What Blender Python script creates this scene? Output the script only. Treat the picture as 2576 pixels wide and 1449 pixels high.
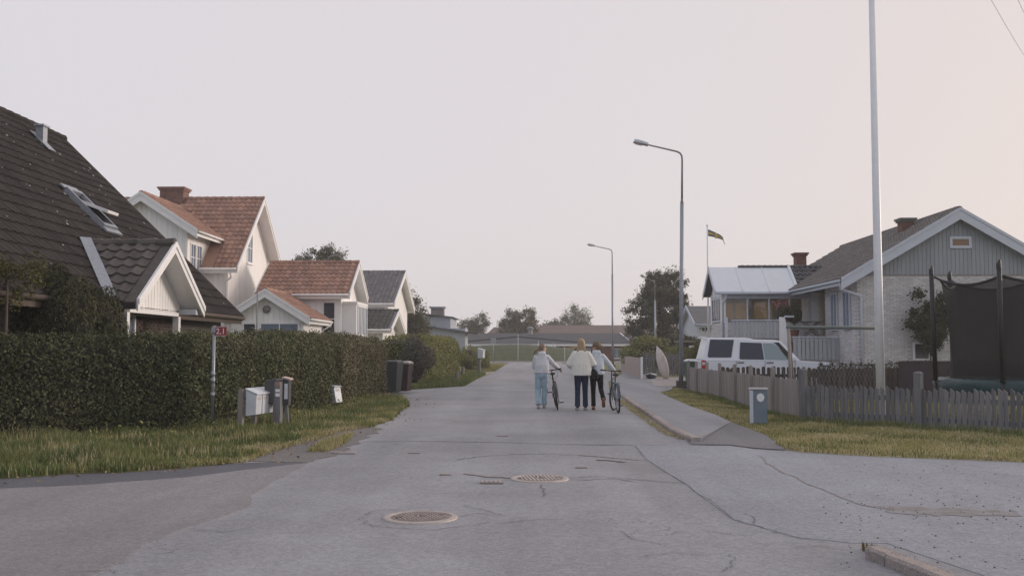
import bpy, math, random
import numpy as np
from mathutils import Vector, Matrix
for o in list(bpy.data.objects): bpy.data.objects.remove(o)
R = math.radians
S = bpy.context.scene
C = S.collection
# ------------------------------------------------------------------ camera, sky, sun, exposure
EYE = 1.5; F = 2504.4; CX, CY = 1288.0, 724.5
PITCH = math.atan(152.5/F); YAW = math.atan(52/F)
cam = bpy.data.cameras.new('camera'); cam.lens = 35; cam.sensor_width = 36
cam.clip_start = .05; cam.clip_end = 4000
co = bpy.data.objects.new('camera', cam); C.objects.link(co)
co.location = (0, 0, EYE); co.rotation_euler = (R(90)+PITCH, 0, YAW)
S.camera = co
SUN_EL, SUN_AZ = R(10), R(65)          # azimuth clockwise from +Y (down the street)
w = bpy.data.worlds.new('World'); S.world = w; w.use_nodes = True
nt = w.node_tree; bg = nt.nodes['Background']
sky = nt.nodes.new('ShaderNodeTexSky'); sky.sky_type = 'NISHITA'; sky.sun_disc = False
sky.sun_elevation = SUN_EL; sky.sun_rotation = SUN_AZ
sky.air_density = 1.0; sky.dust_density = 4.0; sky.ozone_density = 2.0
veil = nt.nodes.new('ShaderNodeMixRGB'); veil.inputs[0].default_value = .82   # thin even high cloud over the clear sky
# the veil is warm towards the low sun and cool away from it
tc = nt.nodes.new('ShaderNodeTexCoord'); dp_ = nt.nodes.new('ShaderNodeVectorMath'); dp_.operation = 'DOT_PRODUCT'
dp_.inputs[1].default_value = (math.sin(SUN_AZ)*math.cos(SUN_EL), math.cos(SUN_AZ)*math.cos(SUN_EL), math.sin(SUN_EL))
nt.links.new(tc.outputs['Generated'], dp_.inputs[0])
mr_ = nt.nodes.new('ShaderNodeMapRange'); mr_.inputs[1].default_value = -1; mr_.inputs[2].default_value = 1; nt.links.new(dp_.outputs['Value'], mr_.inputs[0])
cr = nt.nodes.new('ShaderNodeValToRGB'); cr.color_ramp.elements[0].position = 0; cr.color_ramp.elements[0].color = (.60,.67,.79,1)
cr.color_ramp.elements[1].position = 1; cr.color_ramp.elements[1].color = (.91,.77,.70,1)
e_ = cr.color_ramp.elements.new(.5); e_.color = (.865,.82,.86,1); e_ = cr.color_ramp.elements.new(.78); e_.color = (.875,.81,.825,1)
nt.links.new(mr_.outputs[0], cr.inputs[0])
vm_ = nt.nodes.new('ShaderNodeVectorMath'); vm_.operation = 'SCALE'; vm_.inputs['Scale'].default_value = 10; nt.links.new(cr.outputs[0], vm_.inputs[0])
nt.links.new(vm_.outputs[0], veil.inputs[2])
nt.links.new(sky.outputs[0], veil.inputs[1]); nt.links.new(veil.outputs[0], bg.inputs[0])
bg.inputs[1].default_value = .1
sl = bpy.data.lights.new('sun', 'SUN'); sl.energy = 2.0; sl.angle = R(16); sl.color = (1, .87, .78)
so = bpy.data.objects.new('sun', sl); C.objects.link(so)
sd = Vector((math.sin(SUN_AZ)*math.cos(SUN_EL), math.cos(SUN_AZ)*math.cos(SUN_EL), math.sin(SUN_EL)))
so.rotation_euler = sd.to_track_quat('Z', 'Y').to_euler(); so.location = (20, 40, 40)
S.view_settings.view_transform = 'Standard'; S.view_settings.look = 'None'
S.view_settings.exposure = 0.0; S.view_settings.gamma = 1
S.render.engine = 'CYCLES'
S.cycles.use_denoising = True; S.cycles.max_bounces = 6; S.cycles.transparent_max_bounces = 12
S.cycles.volume_bounces = 1; S.cycles.caustics_reflective = False; S.cycles.caustics_refractive = False
rng = random.Random(7); nr = np.random.default_rng(7)

# ------------------------------------------------------------------ helpers
def ray(px, py):
    r, u, f = (px-CX)/F, (CY-py)/F, 1.0
    x, y, z = r, f*math.cos(PITCH)-u*math.sin(PITCH), f*math.sin(PITCH)+u*math.cos(PITCH)
    return Vector((x*math.cos(YAW)-y*math.sin(YAW), x*math.sin(YAW)+y*math.cos(YAW), z))
def gp(px, py, z=0.0):
    d = ray(px, py); t = (z-EYE)/d.z
    return Vector((d.x*t, d.y*t, z))
def at(px, py, Y):
    d = ray(px, py); t = Y/d.y
    return Vector((d.x*t, Y, EYE+d.z*t))
def tag(o, label=None, cat=None, group=None, kind=None):
    if label: o['label'] = label
    if cat: o['category'] = cat
    if group: o['group'] = group
    if kind: o['kind'] = kind
    return o
LOCAL = set()
def thing(name, label, cat, loc=(0,0,0), rot=(0,0,0), group=None, local=False):
    o = bpy.data.objects.new(name, None); C.objects.link(o); o.empty_display_size = .2
    o.location = loc; o.rotation_euler = rot
    if local: LOCAL.add(o.name)
    return tag(o, label, cat, group)
def root_of(p):
    while p.parent: p = p.parent
    return p
def par(o, p):
    if p is None: return o
    o.parent = p
    if p.type == 'EMPTY' and p.name not in LOCAL:
        o.matrix_parent_inverse = Matrix.Translation(-Vector(p.location))
    return o
def obj(name, me, mat, parent=None, kind=None):
    o = bpy.data.objects.new(name, me); C.objects.link(o)
    if mat and not me.materials: me.materials.append(mat)
    if kind: o['kind'] = kind
    return par(o, parent)
def V3(*a): return Vector(a)
class MB:
    def __init__(s): s.v = []; s.f = []
    def poly(s, pts):
        b = len(s.v); s.v += [tuple(p) for p in pts]; s.f.append(list(range(b, b+len(pts)))); return s
    def prism(s, pts, vec):
        pts = [Vector(p) for p in pts]; vec = Vector(vec); n = len(pts); b = len(s.v)
        s.v += [tuple(p) for p in pts]+[tuple(p+vec) for p in pts]
        nn = sum(((pts[i]).cross(pts[(i+1) % n]) for i in range(n)), Vector((0,0,0)))
        A, B = list(range(b, b+n)), list(range(b+n, b+2*n))
        if nn.dot(vec) > 0:
            s.f.append(A[::-1]); s.f.append(B)
            for i in range(n): j = (i+1) % n; s.f.append([A[i], A[j], B[j], B[i]])
        else:
            s.f.append(A); s.f.append(B[::-1])
            for i in range(n): j = (i+1) % n; s.f.append([A[j], A[i], B[i], B[j]])
        return s
    def obox(s, O, U, V, N, u0, u1, v0, v1, n0, n1):
        P = lambda u, v, n: O+U*u+V*v+N*n
        return s.prism([P(u0,v0,n0), P(u1,v0,n0), P(u1,v1,n0), P(u0,v1,n0)], N*(n1-n0))
    def box(s, x0, x1, y0, y1, z0, z1):
        return s.prism([(x0,y0,z0),(x1,y0,z0),(x1,y1,z0),(x0,y1,z0)], (0,0,z1-z0))
    def rbox(s, c, sz, rz=0, rx=0, ry=0, tap=1.0):
        m = Matrix.Translation(c) @ Matrix.Rotation(rz,4,'Z') @ Matrix.Rotation(ry,4,'Y') @ Matrix.Rotation(rx,4,'X')
        b = len(s.v)
        for z in (-.5, .5):
            k = tap if z > 0 else 1
            for x, y in ((-.5,-.5),(.5,-.5),(.5,.5),(-.5,.5)):
                s.v.append(tuple(m @ Vector((x*sz[0]*k, y*sz[1]*k, z*sz[2]))))
        for q in ((3,2,1,0),(4,5,6,7),(0,1,5,4),(1,2,6,5),(2,3,7,6),(3,0,4,7)): s.f.append([b+i for i in q])
        return s
    def tube(s, pts, r, n=8, ell=None, cap=True, rnd=False, ref=None):
        pts = [Vector(p) for p in pts]; m = len(pts)
        r = [r]*m if not isinstance(r, (list, tuple)) else list(r)
        rings = []
        pa = None
        for i in range(m):
            d = (pts[min(i+1, m-1)]-pts[max(i-1, 0)]).normalized()
            if ref is not None: x = Vector(ref)
            elif pa is not None: x = pa
            else: x = Vector((1,0,0)) if abs(d.x) < .8 else Vector((0,1,0))
            a = (x-d*x.dot(d)).normalized(); b = d.cross(a); pa = a
            ra, rb = r[i] if isinstance(r[i], (list, tuple)) else (r[i], r[i])
            rings.append([pts[i]+a*(ra*math.cos(2*math.pi*k/n))+b*(rb*math.sin(2*math.pi*k/n)) for k in range(n)])
        base = len(s.v)
        for q in rings: s.v += [tuple(p) for p in q]
        for i in range(m-1):
            for k in range(n):
                l = (k+1) % n
                s.f.append([base+i*n+k, base+i*n+l, base+(i+1)*n+l, base+(i+1)*n+k])
        if cap:
            s.f.append([base+k for k in range(n)][::-1]); s.f.append([base+(m-1)*n+k for k in range(n)])
        return s
    def ball(s, c, r, n=12, m=8, rot=None):
        c = Vector(c); r = r if isinstance(r, (list, tuple)) else (r, r, r)
        b = len(s.v); M3 = rot or Matrix.Identity(3)
        for i in range(1, m):
            t = math.pi*i/m
            for k in range(n):
                p = 2*math.pi*k/n
                s.v.append(tuple(c+M3 @ Vector((r[0]*math.sin(t)*math.cos(p), r[1]*math.sin(t)*math.sin(p), r[2]*math.cos(t)))))
        s.v.append(tuple(c+M3 @ Vector((0,0,r[2])))); s.v.append(tuple(c-M3 @ Vector((0,0,r[2]))))
        T, B = len(s.v)-2, len(s.v)-1
        for k in range(n):
            l = (k+1) % n
            s.f.append([T, b+k, b+l]); s.f.append([B, b+(m-2)*n+l, b+(m-2)*n+k])
            for i in range(m-2): s.f.append([b+i*n+k, b+(i+1)*n+k, b+(i+1)*n+l, b+i*n+l])
        return s
    def lathe(s, prof, c=(0,0,0), n=16, axis='Z'):
        c = Vector(c); b = len(s.v); m = len(prof)
        for r, z in prof:
            for k in range(n):
                a = 2*math.pi*k/n; x, y = r*math.cos(a), r*math.sin(a)
                p = Vector((x,y,z)) if axis == 'Z' else (Vector((z,x,y)) if axis == 'X' else Vector((y,z,x)))
                s.v.append(tuple(c+p))
        for i in range(m-1):
            for k in range(n):
                l = (k+1) % n; s.f.append([b+i*n+k, b+i*n+l, b+(i+1)*n+l, b+(i+1)*n+k])
        s.f.append([b+k for k in range(n)][::-1]); s.f.append([b+(m-1)*n+k for k in range(n)])
        return s
    def torus(s, c, Rr, r, n=28, m=8, axis='X'):
        c = Vector(c); b = len(s.v)
        for i in range(n):
            t = 2*math.pi*i/n
            for k in range(m):
                p = 2*math.pi*k/m; q = Rr+r*math.cos(p); h = r*math.sin(p)
                v = Vector((h, q*math.cos(t), q*math.sin(t))) if axis == 'X' else (Vector((q*math.cos(t), q*math.sin(t), h)) if axis == 'Z' else Vector((q*math.cos(t), h, q*math.sin(t))))
                s.v.append(tuple(c+v))
        for i in range(n):
            for k in range(m):
                j, l = (i+1) % n, (k+1) % m
                s.f.append([b+i*m+k, b+j*m+k, b+j*m+l, b+i*m+l])
        return s
    def xf(s, M4):
        s.v = [tuple(M4 @ Vector(p)) for p in s.v]; return s
    def mesh(s, name, smooth=False):
        me = bpy.data.meshes.new(name); me.from_pydata(s.v, [], s.f); me.update()
        if smooth: me.polygons.foreach_set('use_smooth', [True]*len(me.polygons))
        return me
    def build(s, name, mat, parent=None, smooth=False, kind=None, bevel=0, mods=()):
        o = obj(name, s.mesh(name, smooth), mat, parent, kind)
        if bevel:
            b = o.modifiers.new('edge', 'BEVEL'); b.width = bevel; b.segments = 2; b.limit_method = 'ANGLE'
        for m in mods:
            if m[0] == 'remesh':
                q = o.modifiers.new('skin', 'REMESH'); q.mode = 'VOXEL'; q.voxel_size = m[1]; q.use_smooth_shade = True
            if m[0] == 'smooth':
                q = o.modifiers.new('relax', 'SMOOTH'); q.factor = .5; q.iterations = m[1]
            if m[0] == 'subsurf':
                q = o.modifiers.new('round', 'SUBSURF'); q.levels = q.render_levels = m[1]
        return o
def quads(name, P, mat, parent=None, kind=None):
    """P: (N,4,3) array of loose quads joined into one mesh"""
    P = np.asarray(P, dtype=np.float32); n = len(P)
    me = bpy.data.meshes.new(name)
    me.vertices.add(4*n); me.vertices.foreach_set('co', P.reshape(-1))
    me.loops.add(4*n); me.loops.foreach_set('vertex_index', np.arange(4*n, dtype=np.int32))
    me.polygons.add(n); me.polygons.foreach_set('loop_start', np.arange(0, 4*n, 4, dtype=np.int32))
    me.update(calc_edges=True)
    return obj(name, me, mat, parent, kind)
def leaves(P, Nrm, size, aspect=.55, spread=.8, droop=0.0):
    """leaf quads at points P facing roughly Nrm"""
    P = np.asarray(P); n = len(P)
    N = np.asarray(Nrm)+nr.normal(0, spread, (n, 3)); N /= np.linalg.norm(N, axis=1, keepdims=True)+1e-9
    A = nr.normal(0, 1, (n, 3)); A[:, 2] -= droop; A -= N*np.sum(A*N, 1, keepdims=True)
    A /= np.linalg.norm(A, axis=1, keepdims=True)+1e-9
    B = np.cross(N, A); s = (size*nr.uniform(.6, 1.35, n))[:, None]
    w_ = s*aspect
    return np.stack([P-A*s*.5, P+B*w_*.5-A*s*.05+N*s*.06, P+A*s*.5, P-B*w_*.5-A*s*.05+N*s*.06], 1)
class Pieces:
    """alike pieces: the 300 nearest are objects, the rest one joined part"""
    def __init__(s, name, mb, mat, parent, rest, limit=300):
        s.name, s.mb, s.mat, s.parent, s.rest, s.limit = name, mb, mat, parent, rest, limit
        s.me = mb.mesh(name); s.me.materials.append(mat); s.m = []
    def add(s, M4): s.m.append(M4)
    def flush(s):
        s.m.sort(key=lambda m: (m.translation-Vector((0,0,EYE))).length)
        for m in s.m[:s.limit]:
            o = bpy.data.objects.new(s.name, s.me); C.objects.link(o); par(o, s.parent); o.matrix_basis = m
        r = s.m[s.limit:]
        if r:
            v0 = np.array(s.mb.v+[(0,0,0)])[:-1]; k = len(v0)
            vs = np.concatenate([v0 @ np.array(m.to_3x3()).T+np.array(m.translation) for m in r])
            fs = [[i+k*j for i in f] for j in range(len(r)) for f in s.mb.f]
            me = bpy.data.meshes.new(s.rest); me.from_pydata(vs.tolist(), [], fs); me.update()
            obj(s.rest, me, s.mat, s.parent, 'stuff')
# ------------------------------------------------------------------ materials
def M(name, col, rough=.8, var=.15, scale=3.0, bump=0, bscale=60, rnd=0, isl=0, metal=0, col2=None, spec=.4, stretch=None, fine=0, fscale=150, trans=0):
    m = bpy.data.materials.new(name); m.use_nodes = True; t = m.node_tree; L = t.links; p = t.nodes['Principled BSDF']
    N = lambda k: t.nodes.new(k)
    g = N('ShaderNodeNewGeometry'); src = g.outputs['Position']
    if stretch:
        vm = N('ShaderNodeVectorMath'); vm.operation = 'MULTIPLY'; vm.inputs[1].default_value = stretch
        L.new(src, vm.inputs[0]); src = vm.outputs[0]
    c2 = col2 or tuple(c*(1-var) for c in col)
    nz = N('ShaderNodeTexNoise'); nz.inputs['Scale'].default_value = scale; nz.inputs['Detail'].default_value = 6; nz.inputs['Roughness'].default_value = .65
    L.new(src, nz.inputs['Vector'])
    mr = N('ShaderNodeMapRange'); mr.inputs[1].default_value = .36; mr.inputs[2].default_value = .64
    L.new(nz.outputs['Fac'], mr.inputs[0])
    mx = N('ShaderNodeMixRGB'); mx.inputs[1].default_value = (*col, 1); mx.inputs[2].default_value = (*c2, 1)
    L.new(mr.outputs[0], mx.inputs[0]); out = mx.outputs[0]
    def vary(sock, amt, out):
        a = N('ShaderNodeMapRange'); a.inputs[3].default_value = 1-amt; a.inputs[4].default_value = 1+amt
        L.new(sock, a.inputs[0])
        h = N('ShaderNodeHueSaturation'); L.new(a.outputs[0], h.inputs['Value']); L.new(out, h.inputs['Color'])
        return h.outputs[0]
    if rnd: out = vary(N('ShaderNodeObjectInfo').outputs['Random'], rnd, out)
    if isl: out = vary(g.outputs['Random Per Island'], isl, out)
    if fine:
        fz = N('ShaderNodeTexNoise'); fz.inputs['Scale'].default_value = fscale; fz.inputs['Detail'].default_value = 3
        L.new(g.outputs['Position'], fz.inputs['Vector'])
        fm = N('ShaderNodeMapRange'); fm.inputs[1].default_value = .3; fm.inputs[2].default_value = .7
        L.new(fz.outputs['Fac'], fm.inputs[0]); out = vary(fm.outputs[0], fine, out)
    L.new(out, p.inputs['Base Color'])
    p.inputs['Roughness'].default_value = rough; p.inputs['Metallic'].default_value = metal
    p.inputs['Specular IOR Level'].default_value = spec
    if bump:
        bz = N('ShaderNodeTexNoise'); bz.inputs['Scale'].default_value = bscale; bz.inputs['Detail'].default_value = 4
        L.new(src if stretch else g.outputs['Position'], bz.inputs['Vector'])
        b = N('ShaderNodeBump'); b.inputs['Strength'].default_value = bump; b.inputs['Distance'].default_value = .02
        L.new(bz.outputs['Fac'], b.inputs['Height']); L.new(b.outputs[0], p.inputs['Normal'])
    if trans:
        tr = N('ShaderNodeBsdfTranslucent'); L.new(out, tr.inputs['Color'])
        ms = N('ShaderNodeMixShader'); ms.inputs[0].default_value = trans
        L.new(p.outputs[0], ms.inputs[1]); L.new(tr.outputs[0], ms.inputs[2])
        L.new(ms.outputs[0], t.nodes['Material Output'].inputs[0])
    return m
def glassy(name, tint=(.03,.04,.06), rough=.05):
    m = bpy.data.materials.new(name); m.use_nodes = True; p = m.node_tree.nodes['Principled BSDF']
    p.inputs['Base Color'].default_value = (*tint, 1); p.inputs['Roughness'].default_value = rough
    p.inputs['Specular IOR Level'].default_value = .4
    return m
def clear_glass(name, tint=(.9,.92,.95)):
    m = bpy.data.materials.new(name); m.use_nodes = True; t = m.node_tree; L = t.links
    tr = t.nodes.new('ShaderNodeBsdfTransparent'); tr.inputs[0].default_value = (*tint, 1)
    gl = t.nodes.new('ShaderNodeBsdfGlossy'); gl.inputs['Roughness'].default_value = .02
    fr = t.nodes.new('ShaderNodeFresnel'); fr.inputs[0].default_value = 1.5
    mx = t.nodes.new('ShaderNodeMixShader')
    L.new(fr.outputs[0], mx.inputs[0]); L.new(tr.outputs[0], mx.inputs[1]); L.new(gl.outputs[0], mx.inputs[2])
    L.new(mx.outputs[0], t.nodes['Material Output'].inputs[0])
    return m
def asphalt(name, col, warm=None, cracks=.0):
    m = M(name, col, rough=.78, col2=warm or tuple(c*.78 for c in col), scale=.45, bump=.3, bscale=130, fine=.25, fscale=100, spec=.45)
    t = m.node_tree; L = t.links; p = t.nodes['Principled BSDF']
    src = p.inputs['Base Color'].links[0].from_socket
    g = t.nodes.new('ShaderNodeNewGeometry')
    # second, coarser chip speckle
    vz = t.nodes.new('ShaderNodeTexVoronoi'); vz.inputs['Scale'].default_value = 34; L.new(g.outputs['Position'], vz.inputs['Vector'])
    h = t.nodes.new('ShaderNodeHueSaturation'); mr = t.nodes.new('ShaderNodeMapRange')
    sep = t.nodes.new('ShaderNodeSeparateColor'); L.new(vz.outputs['Color'], sep.inputs[0])
    mr.inputs[3].default_value = .86; mr.inputs[4].default_value = 1.14; L.new(sep.outputs[0], mr.inputs[0])
    L.new(mr.outputs[0], h.inputs['Value']); L.new(src, h.inputs['Color']); src = h.outputs[0]
    # long soft wheel-worn streaks and stains along the street
    vm = t.nodes.new('ShaderNodeVectorMath'); vm.operation = 'MULTIPLY'; vm.inputs[1].default_value = (1.1,.07,1); L.new(g.outputs['Position'], vm.inputs[0])
    wn = t.nodes.new('ShaderNodeTexNoise'); wn.inputs['Scale'].default_value = 1.0; wn.inputs['Detail'].default_value = 3; L.new(vm.outputs[0], wn.inputs['Vector'])
    wr = t.nodes.new('ShaderNodeMapRange'); wr.inputs[1].default_value = .3; wr.inputs[2].default_value = .7; wr.inputs[3].default_value = .86; wr.inputs[4].default_value = 1.12; L.new(wn.outputs['Fac'], wr.inputs[0])
    h2 = t.nodes.new('ShaderNodeHueSaturation'); L.new(wr.outputs[0], h2.inputs['Value']); L.new(src, h2.inputs['Color']); src = h2.outputs[0]
    if cracks:
        # hairline crazing: warped cell edges, only inside worn blotches
        nz = t.nodes.new('ShaderNodeTexNoise'); nz.inputs['Scale'].default_value = 2.2; L.new(g.outputs['Position'], nz.inputs['Vector'])
        add = t.nodes.new('ShaderNodeVectorMath'); add.operation = 'ADD'
        L.new(g.outputs['Position'], add.inputs[0]); L.new(nz.outputs['Color'], add.inputs[1])
        ve = t.nodes.new('ShaderNodeTexVoronoi'); ve.feature = 'DISTANCE_TO_EDGE'; ve.inputs['Scale'].default_value = 1.7
        L.new(add.outputs[0], ve.inputs['Vector'])
        lt = t.nodes.new('ShaderNodeMath'); lt.operation = 'LESS_THAN'; lt.inputs[1].default_value = .008; L.new(ve.outputs['Distance'], lt.inputs[0])
        n2 = t.nodes.new('ShaderNodeTexNoise'); n2.inputs['Scale'].default_value = .33; L.new(g.outputs['Position'], n2.inputs['Vector'])
        gt = t.nodes.new('ShaderNodeMapRange'); gt.inputs[1].default_value = .50; gt.inputs[2].default_value = .62; L.new(n2.outputs['Fac'], gt.inputs[0])
        mu = t.nodes.new('ShaderNodeMath'); mu.operation = 'MULTIPLY'; L.new(lt.outputs[0], mu.inputs[0]); L.new(gt.outputs[0], mu.inputs[1])
        m2 = t.nodes.new('ShaderNodeMath'); m2.operation = 'MULTIPLY'; m2.inputs[1].default_value = cracks; L.new(mu.outputs[0], m2.inputs[0])
        mx = t.nodes.new('ShaderNodeMixRGB'); mx.inputs[2].default_value = (.03,.03,.035,1)
        L.new(m2.outputs[0], mx.inputs[0]); L.new(src, mx.inputs[1]); src = mx.outputs[0]
    L.new(src, p.inputs['Base Color'])
    return m
A_MAIN = asphalt('asphalt_main', (.305,.307,.333), (.245,.243,.258), .42)
A_FAR = asphalt('asphalt_far', (.28,.275,.292), (.25,.24,.25), .3)
A_WARM = asphalt('asphalt_repaved', (.255,.238,.248), (.215,.203,.214))
A_DARK = asphalt('asphalt_dark_strip', (.095,.098,.115), (.115,.115,.13))
A_BLUE = asphalt('asphalt_side_street', (.30,.312,.35), (.26,.266,.295), .35)
A_WALK = asphalt('asphalt_footpath', (.295,.30,.325), (.255,.254,.27))
A_APRON = asphalt('asphalt_apron', (.19,.187,.20), (.16,.156,.166))
GRAVEL = M('gravel', (.24,.225,.22), col2=(.15,.14,.135), scale=22, bump=.9, bscale=70, fine=.4, fscale=60)
CRACK = M('crack_tar', (.14,.14,.146), rough=.9, col2=(.19,.188,.195), scale=3)
SEAM = M('seam_grit', (.33,.28,.26), col2=(.2,.18,.17), scale=8)
SOIL = M('soil', (.07,.06,.04), col2=(.11,.09,.055), scale=3, bump=.6, bscale=25)
GROUND = M('lawn_ground', (.125,.13,.045), col2=(.18,.165,.07), scale=1.2, bump=.7, bscale=40, fine=.3, fscale=40)
GRASS_L = M('grass_lush', (.115,.16,.05), col2=(.215,.225,.085), scale=1.6, isl=.45, rough=.7, trans=.25)
GRASS_D = M('grass_dry', (.34,.315,.125), col2=(.50,.43,.26), scale=1.1, isl=.45, rough=.75, trans=.25)
GRASS_Y = M('grass_lawn', (.24,.235,.075), col2=(.30,.265,.115), scale=1.6, isl=.35, rough=.75, trans=.25)
STONE = M('granite', (.40,.34,.315), col2=(.28,.245,.235), scale=14, bump=.6, bscale=45, rnd=.12, fine=.25, fscale=90)
IRON = M('cast_iron', (.46,.40,.37), col2=(.38,.325,.30), scale=9, rough=.55, bump=.3, bscale=80, metal=.25, spec=.5)
IRON_D = M('cast_iron_dark', (.25,.205,.185), col2=(.19,.16,.145), scale=9, rough=.7)
WHITE_B = M('white_boards', (.89,.875,.86), var=.09, scale=2.5, rnd=.035, bump=.15, bscale=25, stretch=(1,1,.12), rough=.6)
TRIM = M('white_trim', (.85,.845,.845), var=.07, scale=4, rough=.5)
TRIM_G = M('grey_white_trim', (.56,.60,.68), var=.08, scale=4, rough=.5)
TILE_BR = M('tiles_dark_brown', (.026,.0235,.0235), col2=(.040,.034,.031), scale=1.5, rnd=.22, isl=.22, bump=.5, bscale=60, rough=.9, spec=.2)
TILE_PB = M('tiles_porch_brown', (.085,.076,.073), col2=(.125,.11,.10), scale=3, rnd=.2, isl=.2, bump=.5, bscale=60, rough=.85)
TILE_RD = M('tiles_red_clay', (.37,.215,.16), col2=(.30,.18,.14), scale=1.3, rnd=.20, isl=.20, bump=.4, bscale=50, rough=.8)
TILE_GR = M('tiles_grey', (.155,.152,.16), col2=(.20,.19,.195), scale=2, rnd=.15, isl=.15, bump=.4, bscale=50, rough=.85)
TILE_DG = M('tiles_dark_grey', (.055,.058,.065), col2=(.085,.085,.09), scale=2, rnd=.18, isl=.18, rough=.6)
TILE_TP = M('tiles_taupe', (.125,.115,.112), col2=(.165,.15,.14), scale=2, rnd=.15, isl=.15, rough=.85)
BRICK_C = M('bricks_chimney', (.30,.165,.13), col2=(.22,.13,.11), scale=4, rnd=.2, isl=.2)
BRICK_R = M('bricks_red', (.21,.085,.062), col2=(.145,.07,.055), scale=4, rnd=.2, isl=.2, bump=.4, bscale=60)
BRICK_W = M('bricks_white', (.69,.675,.68), col2=(.58,.565,.57), scale=6, rnd=.12, isl=.12, bump=.4, bscale=60)
MORTAR = M('mortar', (.50,.47,.47), scale=8)
MORTAR_D = M('mortar_dark', (.10,.085,.08), scale=8)
BRICK_DK = M('bricks_dark', (.075,.04,.034), col2=(.05,.032,.03), scale=4, rnd=.25, isl=.25)
BOARD_G = M('boards_grey_blue', (.31,.335,.37), var=.1, scale=2, rnd=.06, stretch=(1,1,.15), rough=.7)
WOODF = M('fence_weathered_grey', (.128,.131,.146), col2=(.20,.196,.205), scale=9, stretch=(1,1,.1), rnd=.22, bump=.4, bscale=50, rough=.9)
WOODS = M('fence_weathered_brown', (.24,.213,.207), col2=(.33,.298,.287), scale=10, stretch=(1,1,.08), rnd=.15, bump=.4, bscale=50, rough=.9)
WOODP = M('fence_pale', (.45,.37,.345), col2=(.36,.30,.285), scale=10, stretch=(1,1,.08), rnd=.12, rough=.9)
WOODK = M('fence_dark', (.055,.045,.042), col2=(.085,.07,.062), scale=9, stretch=(1,1,.1), rnd=.3, rough=.9)
WOODW = M('timber_light', (.28,.25,.235), col2=(.20,.18,.175), scale=10, stretch=(1,1,.1), rough=.85)
STEEL = M('galvanised', (.36,.38,.42), col2=(.28,.30,.34), scale=12, rough=.45, metal=.5)
STEEL_D = M('post_brown_grey', (.20,.19,.20), col2=(.26,.245,.245), scale=12, rough=.6)
PAINT_W = M('white_paint', (.78,.79,.82), var=.06, scale=6, rough=.4)
PLASTIC_W = M('white_plastic', (.62,.66,.72), col2=(.54,.56,.60), scale=7, rough=.4)
BLACKP = M('black_plastic', (.025,.025,.028), rough=.5, scale=8)
DARKG = M('dark_grey_plastic', (.055,.058,.062), rough=.5, scale=6)
GLASS = glassy('window_dark_glass', (.05,.06,.075))
GLASS_B = glassy('window_blue_glass', (.16,.20,.27), .08)
GLASS_C = clear_glass('clear_glass')
CURT = M('curtain', (.62,.6,.58), scale=20, stretch=(8,8,.2), rough=.9)
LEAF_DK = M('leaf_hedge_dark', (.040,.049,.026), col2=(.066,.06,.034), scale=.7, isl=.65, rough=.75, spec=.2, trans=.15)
LEAF_HALF_GLARE = M('leaf_hedge_half_glare', (.066,.083,.042), col2=(.098,.098,.055), scale=.9, isl=.6, rough=.75, spec=.2, trans=.15)  # dark hedge leaf lightened partway: lens glare put into the colour
LEAF_GLARE = M('leaf_hedge_glare', (.098,.117,.056), col2=(.14,.134,.074), scale=1.1, isl=.6, rough=.75, spec=.2, trans=.15)  # same hedge leaf, lighter still for the lens glare it carries
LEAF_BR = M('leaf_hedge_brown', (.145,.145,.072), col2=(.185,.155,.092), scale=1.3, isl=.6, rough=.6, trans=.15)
LEAF_YG = M('leaf_hedge_yellow_green', (.23,.225,.065), col2=(.17,.185,.06), scale=.9, isl=.5, rough=.6, trans=.2)
LEAF_SG = M('leaf_silver_dark', (.085,.098,.072), col2=(.115,.085,.075), scale=1.6, isl=.5, rough=.6, trans=.1)
LEAF_CN = M('leaf_conifer', (.040,.046,.020), col2=(.064,.060,.024), scale=1.2, isl=.5, rough=.7, trans=.1)
LEAF_TR = M('leaf_tree', (.095,.098,.045), col2=(.125,.115,.06), scale=.4, isl=.5, rough=.65, trans=.25)
LEAF_TA = M('leaf_tree_autumn', (.115,.092,.042), col2=(.135,.105,.045), scale=.4, isl=.45, rough=.65, trans=.25)
LEAF_TD = M('leaf_tree_dark', (.052,.052,.028), col2=(.085,.075,.042), scale=.4, isl=.55, rough=.65, trans=.2)
LEAF_TF = M('leaf_tree_far', (.125,.13,.075), col2=(.155,.15,.09), scale=.4, isl=.4, rough=.7, trans=.2)
BARK = M('bark', (.075,.06,.048), col2=(.12,.10,.085), scale=9, stretch=(1,1,.2), bump=.6, bscale=20)
CORE = M('hedge_twigs', (.022,.020,.013), scale=5)
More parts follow.
